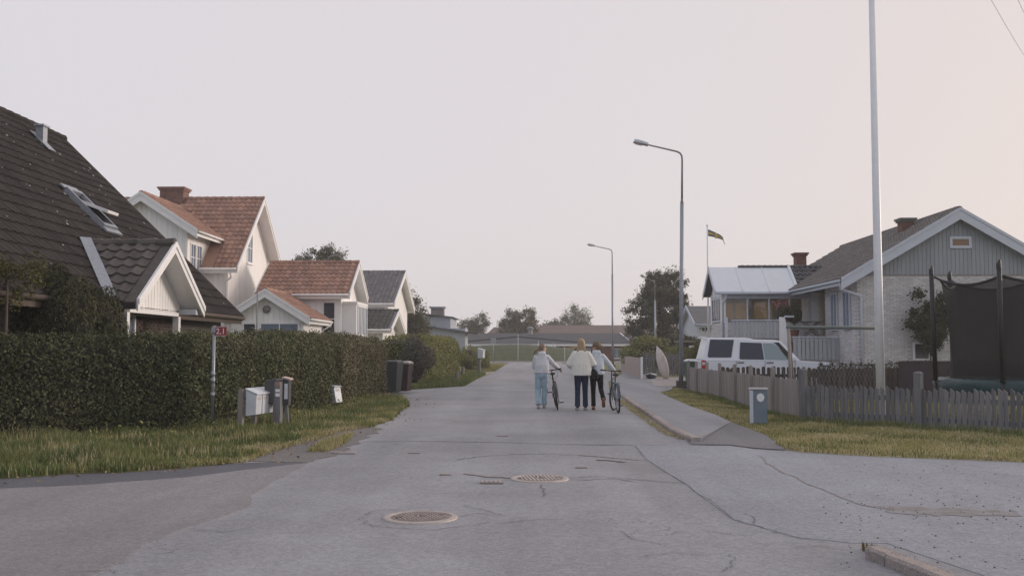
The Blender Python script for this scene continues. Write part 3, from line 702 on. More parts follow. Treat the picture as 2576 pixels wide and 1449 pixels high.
# ------------------------------------------------------------------ white house with grey roof
HC = thing('white_house', 'white house with grey tiled roof and grey porch beyond the red roofs', 'house', (-11,60,0))
tC = Pieces('roof_tile', tile_mb(.26,.36,.05), TILE_GR, HC, 'roof_tiles', 200)
gable(HC, 'X', -20, -8.1, 58, 68, 4.16, 6.35, oa=.45, oc=.5, wall=WHITE_B, roof=TILE_GR, trim=TRIM, tl=tC, tiles=('c0',), brd=('a1',), bw=.25, ts=(.26,.36), bh=.3)
tC.flush()
tC2 = Pieces('porch_roof_tile', tile_mb(.26,.34,.05), M('tiles_charcoal', (.075,.072,.075), col2=(.10,.095,.09), scale=2, rnd=.2, isl=.2), HC, 'porch_roof_tiles', 100)
gable(HC, 'X', -12.2, -7.35, 51.5, 57.2, 2.52, 3.55, oa=.5, oc=.4, wall=WHITE_B, roof=TILE_GR, trim=TRIM, tl=tC2, tiles=('c0',), brd=('a1','c0'), bw=.25, ts=(.26,.34), bh=.22)
tC2.flush()
window(HC, Vector((0,58.5,0)), X_, -Y_, -11.2, 2.9, 1.2, .8, 2, 1, glass=GLASS)
window(HC, Vector((0,51.9,0)), X_, -Y_, -8.65, 1.15, .55, .8, 2, 1, glass=GLASS_B)
MB().tube([(-8.5,58,4.0),(-8.75,58.3,3.7),(-8.75,58.4,.2)], .05, 8).build('downpipe', TRIM, HC, smooth=True)
# ------------------------------------------------------------------ grey gabled house at the right
HD = thing('grey_gabled_house', 'white brick house with grey boarded gable, glazed sunroom and raised deck', 'house', (14,42,0))
tD = Pieces('roof_tile', tile_mb(.30,.36,.05), TILE_TP, HD, 'roof_tiles')
D0, D1, dzE, dzR = 11.6, 20.6, 4.11, 6.76
dsl = (dzR-dzE)/((D1-D0)/2)
gable(HD, 'Y', 37.6, 52, D0, D1, dzE, dzR, oa=.4, oc=.7, wall=None, roof=TILE_TP, trim=TRIM_G, tl=tD, ts=(.30,.36), tiles=('c0',), bh=.40, th=.12)
tD.flush()
WX0, WX1, WY = D0+.7, D1-.7, 38.0
zt = lambda x: dzR-.14-abs(x-(D0+D1)/2)*dsl
ZB = 4.38
MB().prism([(WX0,WY,0),(WX1,WY,0),(WX1,WY,zt(WX1)),((D0+D1)/2,WY,zt((D0+D1)/2)),(WX0,WY,zt(WX0))], (0,4.1,0)).build('wall', MORTAR, HD)
MB().prism([(13.7,42.1,0),(WX1,42.1,0),(WX1,42.1,zt(WX1)),((D0+D1)/2,42.1,zt((D0+D1)/2)),(13.7,42.1,zt(13.7))], (0,9.5,0)).build('wall', MORTAR, HD)
bp = [(WX0,ZB-.09),(WX1,ZB-.09),(WX1,zt(WX1)),((D0+D1)/2,zt((D0+D1)/2)),(WX0,zt(WX0))]
boards(HD, Vector((0,WY,0)), X_, -Y_, bp, .155, BOARD_G, th=.05, gap=.006)
bD = Pieces('brick', brick_mb(), BRICK_W, HD, 'bricks')
bw0 = at(2298,905,38).x; bz0, bz1 = at(2298,905,38).z, at(2298,862,38).z; bw1 = at(2338,862,38).x
brick_face(bD, Vector((0,WY,0)), X_, -Y_, WX0, WX1, .1, ZB-.1, lambda u, v: bw0-.15 < u < bw1+.15 and bz0-.1 < v < bz1+.1)
W1, W2 = at(2117,720,39).y, 0
wy = [(at(2117,760,40.6).y) for _ in (0,)]
wins = [(38.75,.75),(40.35,.75)]
brick_face(bD, Vector((WX0,0,0)), -Y_, -X_, -42.1, -38.0, .1, 4.15, lambda u, v: any(a-.12 < -u < a+b+.12 and 2.2 < v < 3.85 for a, b in wins))
bD.flush()
for a, b in wins:
    MB().box(WX0-.022,WX0-.001,a,a+b,2.3,3.75).build('window_reveal', TRIM_G, HD)
    window(HD, Vector((WX0-.02,0,0)), -Y_, -X_, -(a+b), 2.35, b, 1.35, 2, 1, mat=TRIM_G, glass=GLASS_B)
window(HD, Vector((0,WY,0)), X_, -Y_, bw0+.05, bz0+.05, bw1-bw0-.1, bz1-bz0-.1, 1, 1, mat=TRIM, glass=GLASS, sill=False)
a = at(2387,624,38); b = at(2441,597,38)
wg = window(HD, Vector((0,WY-.05,0)), X_, -Y_, a.x+.1, a.z+.08, b.x-a.x-.2, b.z-a.z-.16, 1, 1, mat=TRIM_G, glass=M('blind', (.27,.165,.10), col2=(.22,.14,.09), scale=30, rough=.5), fr=.1, sill=False)
dp = at(2108,698,37.6)
MB().tube([(D0+.0,37.75,dzE-.1),(D0+.03,37.8,dzE-.35),(WX0+.12,37.9,dzE-.62),(WX0+.14,37.93,dzE-.85),(WX0+.14,37.93,.2)], .05, 8).build('downpipe', TRIM_G, HD, smooth=True)
chimney(HD, at(2278,560,41.2).x, 41.2, .48, .5, 5.6, at(2278,559,41.2).z+.14, BRICK_R, capmat=M('chimney_cap_grey', (.15,.16,.15)))
CREAMB = M('cream_blind', (.80,.66,.44), col2=(.74,.6,.4), scale=4, rough=.9, trans=.6)
# sunroom wing
SX0, SXM, SY0, SYM, SY1, sze, szr = 8.25, 11.9, 45.0, 46.65, 48.3, 4.05, 5.28
sl_ = math.hypot(SYM-SY0, szr-sze); sV = Vector((0,SYM-SY0,szr-sze))/sl_; sN = X_.cross(sV)
METAL = M('white_sheet_metal', (.72,.755,.80), var=.05, scale=2, rough=.35)
for i in range(3):
    x0 = SX0+(SXM-SX0)*i/3; x1 = SX0+(SXM-SX0)*(i+1)/3
    MB().obox(Vector((0,SY0,sze)), X_, sV, sN, x0+.004, x1-.004, 0, sl_, -.05, .02).build('roof_sheet', METAL, HD)
    MB().obox(Vector((0,SY0,sze)), X_, sV, sN, x0-.02, x0+.02, 0, sl_, .021, .055).build('roof_seam', METAL, HD)
MB().obox(Vector((0,SY0,sze)), X_, sV, sN, SXM-.02, SXM+.1, 0, sl_, .021, .11).build('roof_seam', METAL, HD)
MB().prism([(SX0,SY1,sze),(SXM+1.7,SY1,sze),(SXM+1.7,SYM,szr),(SX0,SYM,szr)], (0,0,-.08)).build('roof', TILE_DG, HD)
MB().obox(Vector((0,SY0,sze)), X_, sV, sN, SXM, SXM+1.7, 0, sl_, -.05, .0).build('roof', TILE_DG, HD)
tS = Pieces('wing_roof_tile', tile_mb(.24,.30,.06), TILE_DG, HD, 'wing_roof_tiles', 150)
tile_slope(tS, Vector((SXM+.1,SY0,sze)), X_, sV, 1.75, sl_, .24, .30, lambda p: p.z < dzE+(p.x-D0)*dsl+.02)
tS.flush()
m = MB()
for i in range(16): m.tube([(9.6+.26*i,SYM,szr+.03),(9.6+.26*i+.27,SYM,szr+.045)], [.07,.085], 8)
m.build('ridge_tiles', TILE_DG, HD, kind='stuff')
for y0, y1 in ((SY0,SYM),(SY1,SYM)):
    MB().prism([(SX0-.003,y0,sze+.05),(SX0-.003,y1,szr+.05),(SX0-.003,y1,szr-.2),(SX0-.003,y0,sze-.2)], (-.035,0,0)).build('bargeboard', TRIM_G, HD)
MB().tube([(SX0,SY0-.06,sze-.06),(SXM+.2,SY0-.06,sze-.06)], .06, 8).build('gutter', TRIM_G, HD, smooth=True)
FZ = 1.95
MB().box(8.6,12.9,45.32,48.0,0,FZ+.75).build('sunroom_base', MORTAR, HD)
bS = Pieces('sunroom_brick', brick_mb(), BRICK_W, HD, 'sunroom_bricks', 100)
brick_face(bS, Vector((8.6,0,0)), -Y_, -X_, -48.0, -45.32, .1, FZ+.72)
brick_face(bS, Vector((0,45.32,0)), X_, -Y_, 8.6, 12.8, .1, FZ+.72); bS.flush()
MB().prism([(8.6,45.32,sze-.12),(8.6,48.0,sze-.12),(8.6,SYM,szr-.2)], (.08,0,0)).build('sunroom_gable', TRIM, HD)
boards(HD, Vector((8.6,0,0)), -Y_, -X_, [(-48.0,sze-.12),(-45.32,sze-.12),(-SYM,szr-.2)], .16, WHITE_B)
for b_ in ((8.55,8.75,45.27,45.5),(8.55,8.75,47.8,48.0),(12.6,12.9,45.27,45.5)): MB().box(*b_,FZ+.7,sze-.02).build('sunroom_post', TRIM, HD)
MB().box(8.58,12.9,45.29,45.48,sze-.28,sze-.06).box(8.58,8.76,45.48,47.8,sze-.28,sze-.06).build('sunroom_beam', TRIM_G, HD)
MB().box(8.62,12.88,47.92,48.0,FZ+.75,FZ+.98).box(8.62,12.88,47.92,48.0,sze-.35,sze).box(8.62,9.0,47.92,48.0,FZ+.98,sze-.35).box(10.3,10.6,47.92,48.0,FZ+.98,sze-.35).box(11.5,12.88,47.92,48.0,FZ+.98,sze-.35).build('sunroom_back_wall', M('cream_inside', (.85,.74,.55), scale=3), HD)
MB().box(8.75,12.88,45.5,47.9,sze-.2,sze-.15).build('sunroom_ceiling', TRIM, HD)
for a_, b_ in ((9.0,10.3),(10.6,11.5)): MB().box(a_,b_,47.95,47.956,FZ+.98,sze-.35).build('sunroom_blind', CREAMB, HD)
MB().box(9.62,9.68,47.93,47.99,FZ+.98,sze-.35).build('mullion', TRIM, HD)
x = 8.75
for i, wd in enumerate((.98,.98,.92,.92)):
    sp = MB().obox(Vector((x,45.36,0)), X_, Z, -Y_, wd-.035, wd+.035, FZ+.76, sze-.28, -.02, .05).build('mullion', TRIM_G, HD)
    MB().box(x+.03,x+wd-.03,45.37,45.378,FZ+.78,sze-.3).build('pane', GLASS_C, sp)
    x += wd
window(HD, Vector((8.63,0,0)), -Y_, -X_, -47.75, FZ+.85, 2.2, 1.0, 4, 1, mat=TRIM_G, glass=GLASS_C, sill=False)
MB().tube([(8.72,45.0,sze-.12),(8.72,45.05,sze-.3),(8.6,45.25,sze-.5),(8.6,45.25,.3)], .05, 8).build('downpipe', TRIM_G, HD, smooth=True)
chimney(HD, at(2012,637,49.4).x, 49.4, .48, .55, 4.8, at(2012,637,49.4).z, BRICK_R)
# deck, railings
MB().box(8.3,13.7,41.2,45.3,FZ-.18,FZ).build('deck', WOODW, HD)
RAIL = M('railing_grey', (.40,.42,.45), var=.1, scale=5, rnd=.06, stretch=(1,1,.2), rough=.6)
def railing(x0, x1, y, z0, z1, step=.155, bw=.125):
    MB().box(x0,x1,y,y+.04,z1-.13,z1-.05).box(x0,x1,y,y+.04,z0+.12,z0+.2).build('railing_bar', RAIL, HD)
    MB().box(x0-.03,x1+.03,y-.06,y+.07,z1-.01,z1+.03).build('handrail', TRIM_G, HD)
    u = x0
    while u < x1-.05:
        MB().box(u,u+bw,y-.024,y-.002,z0,z1-.03).build('railing_slat', RAIL, HD); u += step
railing(at(1830,0,41.2).x, at(1962,0,41.2).x, 41.2, at(1900,851,41.2).z, at(1900,806,41.2).z)
railing(at(1980,0,40.2).x, 12.2, 40.2, at(2000,905,40.2).z, at(2000,848,40.2).z, .17, .14)
for px in (1828, 1966): 
    q = at(px,850,41.2); MB().box(q.x-.05,q.x+.05,41.17,41.29,0,q.z+.85).build('railing_post', TRIM_G, HD)
# side screen of the stairs
a, b, c, d = at(1962,797,41.0), at(1982,797,40.6), at(2002,850,40.4), at(1962,850,41.0)
MB().prism([(a.x,41.1,a.z),(b.x,41.1,b.z),(c.x,41.1,c.z-.4),(d.x,41.1,d.z-.4)], (0,.04,0)).build('stair_screen', TRIM, HD)
MB().box(at(1962,0,41.0).x,at(1984,0,41.0).x,41.0,41.15,a.z-.02,a.z+.05).build('stair_handrail', TRIM_G, HD)
MB().box(at(1980,0,40.2).x,12.3,40.25,41.3,.02,at(2000,905,40.2).z+.1).build('landing', MORTAR, HD)
ty = 40.9; q = at(2045,830,ty)
tb = thing('patio_table', 'dark folding table on the deck of the grey gabled house', 'table', (q.x,ty,FZ))
MB().box(q.x-.5,q.x+.4,ty-.05,ty+.45,FZ+.63,FZ+.67).build('table_top', WOODK, tb)
for s in (-1,1):
    for y in (ty, ty+.4): MB().tube([(q.x+s*.35,y,FZ),(q.x-s*.3,y,FZ+.63)], .02, 6).build('leg', WOODK, tb)
# ------------------------------------------------------------------ vegetation helpers
def polyline_frames(P, step):
    out = []
    for i in range(len(P)-1):
        a, b = np.array(P[i]), np.array(P[i+1]); l = np.linalg.norm(b-a); n = max(1, int(l/step))
        for k in range(n): out.append((a+(b-a)*k/n, (b-a)/l))
    out.append((np.array(P[-1]), out[-1][1])); return out
def smooth_noise(seed):
    r = np.random.default_rng(seed); ph = r.uniform(0, 6.28, (6,)); fr = r.uniform(.4, 3.0, (6,)); am = r.uniform(.3,1,6)/fr**.6
    return lambda s: sum(am[i]*np.sin(fr[i]*s+ph[i]) for i in range(6))/3
def hedge(name, label, P, depth, hgt, mat, nper=900, leaf=.06, rough=.08, seed=1, top_r=.25, mats=None, base=.05, taper=0, stems=True):
    """clipped hedge along polyline P (front face); depth to the left of travel"""
    c = P[len(P)//2]
    T = thing(name, label, 'hedge', (c[0],c[1],0))
    fr = polyline_frames(P, .3); n = len(fr); pos = np.array([f[0] for f in fr]); tan = np.array([f[1] for f in fr])
    for _ in range(3):
        tan[1:-1] = (tan[:-2]+tan[1:-1]*2+tan[2:])/4
    tan /= np.linalg.norm(tan, axis=1, keepdims=True)
    nrm = np.stack([-tan[:,1], tan[:,0]], 1)          # into the hedge
    s = np.arange(n)*.3; w1, w2 = smooth_noise(seed), smooth_noise(seed+1)
    hh = hgt+.09*w1(s*1.0)-taper*np.clip(1-(s/1.2),0,1)-taper*np.clip(1-((s[-1]-s)/1.2),0,1)
    # core
    m = MB()
    prof = lambda i: [(.12,.0),(.10,hh[i]*.5),(.14,hh[i]-top_r-.05),(.14+top_r*.6,hh[i]-.14),(depth-.14-top_r*.6,hh[i]-.14),(depth-.14,hh[i]-top_r-.05),(depth-.12,0)]
    for i in range(n):
        for u, z in prof(i): m.v.append((*(pos[i]+nrm[i]*u), z))
    for i in range(n-1):
        for k in range(6): m.f.append([i*7+k, (i+1)*7+k, (i+1)*7+k+1, i*7+k+1])
    m.f.append(list(range(7))); m.f.append([(n-1)*7+k for k in range(7)][::-1])
    m.build('hedge_core', CORE, T)
    # leaves: parameter around the section
    per = 2*hgt+depth; tot = int(s[-1]*per*nper)
    i = nr.uniform(0, n-1.001, tot); i0 = i.astype(int); f = (i-i0)[:,None]
    pp = pos[i0]*(1-f)+pos[i0+1]*f; nn = nrm[i0]; tt = tan[i0]; h = hh[i0]
    t = nr.uniform(0, 1, tot)**1.0; t = np.where(nr.random(tot) < .62, nr.uniform(0, h/(2*h+depth), tot), t)   # favour the front
    d = t*(2*h+depth)
    u = np.where(d < h, 0, np.where(d < h+depth, d-h, depth)); z = np.where(d < h, d, np.where(d < h+depth, h, 2*h+depth-d))
    # round the top edges
    e = np.clip((z-(h-top_r))/top_r, 0, 1); u = np.where(d < h, u+top_r*.55*e**2, np.where(d > h+depth, u-top_r*.55*e**2, u))
    eu = np.clip(1-np.minimum(u, depth-u)/top_r, 0, 1); z = np.where((d >= h) & (d <= h+depth), z-top_r*.35*eu**2, z)
    lump = .5*w2(i*.3+z*1.7)+.5*np.sin(i*.3*2.3+z*3.1+seed)*np.sin(z*4.7-i*.5)
    off = -np.abs(nr.normal(0, rough, tot))*-.6+lump*.085+nr.normal(0, .02, tot)
    nx = np.where((d < h)[:,None], -nn, np.where((d > h+depth)[:,None], nn, 0)); nz = ((d >= h) & (d <= h+depth)).astype(float)
    out = np.concatenate([pp+nn*u[:,None]+nx*(off-.05)[:,None], (np.maximum(z, base)+nz*(off-.05))[:,None]], 1)
    N = np.concatenate([nx, nz[:,None]+.25], 1)
    # ends
    for ei, sg in ((0,-1),(n-1,1)):
        k = int(depth*hgt*nper); uu = nr.uniform(0, depth, k); zz = nr.uniform(0, hh[ei], k)
        ee = np.clip((zz-(hh[ei]-.4))/.4, 0, 1)
        po = pos[ei]+nrm[ei]*uu[:,None]+tan[ei]*(sg*(.08+nr.normal(0,.05,k)-ee**2*.3))[:,None]
        out = np.concatenate([out, np.concatenate([po, zz[:,None]], 1)])
        N = np.concatenate([N, np.tile([tan[ei][0]*sg, tan[ei][1]*sg, .2], (k,1))])
    quads('foliage', leaves(out, N, leaf, spread=.75), mat, T, 'stuff')
    # stray shoots above the clipped top
    k = int(s[-1]*26); i = nr.integers(0, n-1, k); zz = hh[i]; pt = []
    for a in range(k):
        b = pos[i[a]]+nrm[i[a]]*nr.uniform(0, depth); L = nr.uniform(.03,.20)
        for q in range(5): pt.append((b[0]+nr.normal(0,.02), b[1]+nr.normal(0,.02), zz[a]-.05+L*q/4))
    quads('shoots', leaves(np.array(pt), np.tile([0,0,.4],(len(pt),1)), leaf*.9), mat, T, 'stuff')
    return T
def bush(name, label, c, r, mat, n=6000, leaf=.06, seed=0, cat='bush', lobes=9, group=None, stems=4, core=True, droop=0, flat=.0):
    T = thing(name, label, cat, (c[0],c[1],0), group=group); q = np.random.default_rng(seed)
    cc = np.array([c[0],c[1],r[2]]); P = []; N = []
    L = [(np.array([0,0,0.]), 1.0)]+[(q.normal(0,1,3)*np.array([.42,.42,.36]), q.uniform(.42,.62)) for _ in range(lobes)]
    per = n//len(L)
    for o, k in L:
        d = q.normal(0,1,(per,3)); d /= np.linalg.norm(d,axis=1,keepdims=True); rr = k*(1-np.abs(q.normal(0,.14,per)))
        p = (o+d*rr[:,None])*np.array(r)*.82; P.append(cc+p+q.normal(0,.03,(per,3))); N.append(d+np.array([0,0,.2]))
    P = np.concatenate(P); N = np.concatenate(N); ok = P[:,2] > .04
    quads('foliage', leaves(P[ok], N[ok], leaf, spread=.8, droop=droop), mat, T, 'stuff')
    if core:
        m = MB(); m.ball(cc-np.array([0,0,r[2]*.1]), (r[0]*.55,r[1]*.55,r[2]*.6), 14, 10); m.build('twigs', CORE, T, smooth=True)
    for k in range(stems):
        a = q.uniform(0,6.28); MB().tube([(c[0]+.1*math.cos(a),c[1]+.1*math.sin(a),0),(c[0]+r[0]*.3*math.cos(a),c[1]+r[1]*.3*math.sin(a),r[2]*.7)], [.03,.015], 6).build('stem', BARK, T)
    return T
def tree(name, label, base, hgt, crown, mat, n=9000, leaf=.14, seed=0, trunk=.16, clumps=70, lean=(0,0), droop=.3, group=None, mat2=None, wisp=.16, stem_bottom=.15):
    """crown: list of (dx,dy,z,rx,ry,rz) ellipsoids; leaves gather in clumps at twig ends"""
    T = thing(name, label, 'tree', (base[0],base[1],0), group=group); q = np.random.default_rng(seed)
    b = np.array([base[0],base[1],0.]); vol = np.array([e[3]*e[4]*e[5] for e in crown])**.75; vol = vol/vol.sum()
    tips = []
    for k in range(clumps):
        e = crown[q.choice(len(crown), p=vol)]; d = q.normal(0,1,3); d /= np.linalg.norm(d)
        tips.append(b+np.array(e[:3])+d*np.array(e[3:])*q.uniform(.25,1)**.45)
    m = MB(); zt_ = min(e[2]-e[5]*.2 for e in crown); topz = max(e[2] for e in crown)
    mid = np.array([base[0]+lean[0]*.4, base[1]+lean[1]*.4, zt_]); top = np.array([base[0]+lean[0], base[1]+lean[1], topz])
    m.tube([b, b+(mid-b)*.5+q.normal(0,.04,3)*np.array([1,1,0]), mid, top], [trunk*1.25, trunk, trunk*.75, trunk*.2], 9)
    m.build('trunk', BARK, T, smooth=True)
    lm = MB()
    for t in tips[::2]:
        f = q.uniform(.0,.7); s = mid+(top-mid)*f; mm = s+(t-s)*.5+q.normal(0,.15,3)+np.array([0,0,.1])
        lm.tube([s, mm, t], [trunk*.32, trunk*.18, trunk*.05], 5)
    lm.build('limbs', BARK, T, smooth=True, kind='stuff')
    P = []; N = []; per = max(8, n//clumps); ctr = b+np.array([0,0,np.mean([e[2] for e in crown])])
    ravg = np.mean([np.mean(e[3:]) for e in crown])
    for t in tips:
        d = (t-ctr)/(np.linalg.norm(t-ctr)+1e-6); sg = ravg*wisp*q.uniform(.7,1.4)
        p = q.normal(0,1,(per,3))*np.array([sg,sg,sg*.8])
        st = q.random(per) < .3; p[st] += d*np.abs(q.normal(0, sg*1.2, st.sum()))[:,None]
        P.append(t+p); N.append(np.tile(d+np.array([0,0,.35]), (per,1)))
    P = np.concatenate(P); N = np.concatenate(N); ok = P[:,2] > .3; P, N = P[ok], N[ok]
    if mat2 is not None:
        sel = q.random(len(P)) < .35
        quads('foliage', leaves(P[sel], N[sel], leaf, spread=.9, droop=droop), mat2, T, 'stuff'); P, N = P[~sel], N[~sel]
    quads('crown', leaves(P, N, leaf, spread=.9, droop=droop), mat, T, 'stuff')
    return T
def in_poly(P, poly):
    x, y = P[:,0], P[:,1]; c = np.zeros(len(P), bool); n = len(poly)
    for i in range(n):
        x0, y0 = poly[i]; x1, y1 = poly[(i+1) % n]
        k = ((y0 > y) != (y1 > y)) & (x < (x1-x0)*(y-y0)/(y1-y0+1e-12)+x0); c ^= k
    return c
def grass(name, label, poly, dens, h0, h1, mat, w_=.008, edge=None, lean=.35, kind='stuff', soil=None, z=.02, patch=.5, seed=1, clump=.0):
    poly = [(p[0],p[1]) for p in poly]; A = np.array(poly); lo, hi = A.min(0), A.max(0)
    if soil: sheet('verge', poly, z, soil, thick=z+.03)
    n = int((hi[0]-lo[0])*(hi[1]-lo[1])*dens); q = np.random.default_rng(seed)
    P = q.uniform(lo, hi, (n,2)); P = P[in_poly(P, poly)]
    f = .5+.25*np.sin(P[:,0]*2.1+P[:,1]*1.3+seed)+.25*np.sin(P[:,0]*.9-P[:,1]*2.7+seed*2); P = P[q.random(len(P)) < 1-patch*(1-f)]
    n = len(P); g = .5+.3*np.sin(P[:,0]*3.3+seed)*np.sin(P[:,1]*2.9)+.2*np.sin(P[:,0]*1.1+P[:,1]*.7)
    h = (h0+(h1-h0)*np.clip(g,0,1))*q.uniform(.45,1.25,n)
    if edge is not None: h *= edge(P)
    a = q.uniform(0,6.28,n); d = np.stack([np.cos(a),np.sin(a)],1); ln = np.abs(q.normal(0,lean,n))*h
    b0 = np.concatenate([P, np.full((n,1), z)],1); s = np.stack([-np.sin(a),np.cos(a),np.zeros(n)],1)*(w_*q.uniform(.6,1.4,n))[:,None]
    tip = b0+np.concatenate([d*ln[:,None], h[:,None]],1); mid = b0+np.concatenate([d*(ln*.35)[:,None], (h*.6)[:,None]],1)
    Q1 = np.stack([b0-s, b0+s, mid+s*.75, mid-s*.75],1); Q2 = np.stack([mid-s*.75, mid+s*.75, tip+s*.12, tip-s*.12],1)
    o = quads(name, np.concatenate([Q1,Q2]), mat, None, 'stuff'); tag(o, label, 'grass'); return o
# ------------------------------------------------------------------ hedges and verges, left side
HP = [(-16,12.6),(-12,13.9),(-8.5,15.5),(-6.2,18.0),(-5.35,20.5),(-5.0,24.0),(-4.92,27.0)]  # one hedge; lens glare is painted as lighter leaves, rising to the right
hedge('clipped_hedge', 'clipped hedge with some glare painted into its leaves, below the yew, left of the red number sign', HP[2:4], 1.3, 1.78, LEAF_HALF_GLARE, nper=1000, leaf=.06, seed=5)
hedge('clipped_hedge', 'dark clipped hedge stretch without painted glare, cut off by the left picture edge', HP[:3], 1.3, 1.76, LEAF_DK, nper=1000, leaf=.06, seed=3)
hedge('clipped_hedge', 'long clipped hedge with glare painted into its leaves, behind the red number sign and the three mailboxes', HP[3:], 1.3, 1.80, LEAF_GLARE, nper=1000, leaf=.06, seed=4)
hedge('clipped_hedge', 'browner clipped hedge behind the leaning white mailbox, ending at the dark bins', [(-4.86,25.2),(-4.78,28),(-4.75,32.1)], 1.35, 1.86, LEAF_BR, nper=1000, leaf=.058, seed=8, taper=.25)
hedge('clipped_hedge', 'dark green hedge behind the dark wheeled bins', [(-14,43.2),(-9,43.0),(-5.3,42.6)], 1.0, 1.85, LEAF_BR, nper=500, leaf=.07, seed=12)
hedge('clipped_hedge', 'yellow-green hedge beside the silver-leaved bush', [(-4.75,41.3),(-4.5,47),(-4.15,56)], 1.6, 2.05, LEAF_YG, nper=420, leaf=.085, seed=15, taper=.2)
bush('silvery_bush', 'round dark bush with silvery leaves at the driveway corner', (-4.72,40.0), (.80,.85,1.03), LEAF_SG, n=11000, leaf=.07, seed=3)
bush('leafy_bush', 'tall yellow-green bush behind the far white mailbox', (-4.0,63.5), (.95,1.6,.95), LEAF_YG, n=11000, leaf=.1, seed=5)
bush('leafy_bush', 'small green bush between the far mailbox and the street sign', (-3.55,72), (.6,1.5,.8), LEAF_YG, n=7000, leaf=.11, seed=6)
bush('leafy_bush', 'dark green shrub swelling above the hedge behind the red sign', (-7.1,20.6), (1.25,1.1,1.06), LEAF_BR, n=9000, leaf=.06, seed=9)
# broad yew in front of the dark-roofed house
yT = thing('yew_shrub', 'large dark feathery conifer shrub in front of the dark-roofed house', 'shrub', (-9.3,17.8,0))
P = []; N = []
yc = [(-8.75,18.0,1.45,.95,.9,1.55),(-8.15,18.3,1.5,.62,.7,1.25),(-9.5,17.9,1.2,1.0,.95,1.45),(-8.5,17.8,1.9,.7,.65,1.05),(-10.4,17.5,1.0,1.0,.9,1.4)]
for (x,y,z,a,b,c) in yc:
    k = 15000; d = nr.normal(0,1,(k,3)); d /= np.linalg.norm(d,axis=1,keepdims=True); r_ = 1-np.abs(nr.normal(0,.16,k))
    lm_ = .10*np.sin(d[:,0]*7+x*3)*np.sin(d[:,2]*6+y)
    P.append(np.array([x,y,z])+d*((r_+lm_)[:,None])*np.array([a,b,c])); N.append(d)
P = np.concatenate(P); N = np.concatenate(N); ok = P[:,2] > .05
quads('foliage', leaves(P[ok], N[ok]+np.array([0,0,.1]), .085, aspect=.22, spread=.5, droop=-1.6), LEAF_CN, yT, 'stuff')
m = MB()
for (x,y,z,a,b,c) in yc: m.ball((x,y,z), (a*.8,b*.8,c*.82), 12, 8)
m.build('twigs', CORE, yT, smooth=True)
MB().tube([(-8.7,18.0,0),(-8.7,18.0,1.6)], [.1,.05], 8).build('trunk', BARK, yT)
tree('young_tree', 'light green sapling top at the far left edge of the roof', (-8.5,15.9), 2.9, [(0,0,2.55,.55,.4,.45),(.25,0,2.8,.25,.2,.2)], M('leaf_sapling', (.085,.085,.02), col2=(.10,.095,.03), scale=2, isl=.5, trans=.3), n=1500, leaf=.065, seed=4, trunk=.03, clumps=34, wisp=.22)
# verges
back = [(-4.75,32.0),(-4.9,27),(-5.0,24),(-5.3,20.5),(-6.1,18.0),(-8.4,15.6),(-12,14.0),(-14,13.2)]
LVp = LV[:4]+gx([(600,1163),(690,1131),(780,1106),(852,1083)])+LV[8:]
lv = rough_edge(LVp, .07, .12)[:-1]+back+[(-14,8.3)]
def ed(P):   # taller towards the hedge
    q = np.array(LV); d = np.min(np.hypot(P[:,None,0]-q[None,:,0], P[:,None,1]-q[None,:,1]), 1); return .45+.55*np.clip(d/1.2, 0, 1)
ln_ = gx([(-60,1206),(0,1206),(182,1193),(363,1186),(527,1172),(618,1164)])
grass('grass_verge', 'long green grass verge in front of the dark clipped hedge', lv, 2500, .03, .25, GRASS_L, edge=ed, z=.011, soil=M('verge_soil', (.10,.105,.04), col2=(.15,.135,.065), scale=3, bump=.6, bscale=30), w_=.006, seed=2, patch=.55)
grass('dry_grass', 'straw-coloured stalks scattered through the long left verge', lv, 420, .08, .26, GRASS_D, edge=ed, z=.011, w_=.006, seed=3, patch=.9)
grass('dry_grass_fringe', 'yellowed grass fringe along the left verge edge', LV[2:]+[(p[0]-.45,p[1]+.25) for p in LV[2:]][::-1], 2200, .04, .12, GRASS_D, w_=.006, seed=5, patch=.6, z=.012, lean=.9)
grass('grass_tuft_island', 'small island of dry grass in the gravel by the left verge', gx([(770,1138),(815,1116),(850,1103),(890,1094),(875,1113),(845,1130),(820,1139)]), 2600, .04, .10, GRASS_D, w_=.006, seed=7, z=.010, patch=.3)
v2 = gx([(1019,981),(1168,971.5),(1221,942),(1182,934),(1120,948),(1040,970)])
grass('grass_verge', 'green verge with wooden stubs below the yellow-green hedge', v2+[(-4.6,47),(-4.9,42)], 900, .08, .20, GRASS_L, w_=.014, z=.011, soil=GROUND, seed=9, patch=.2)
grass('grass_verge', 'short grass patch beside the far white mailbox', gx([(1203,932),(1248.5,932),(1267,919),(1200,919)]), 260, .05, .12, GRASS_Y, w_=.03, z=.011, soil=GROUND, seed=11)
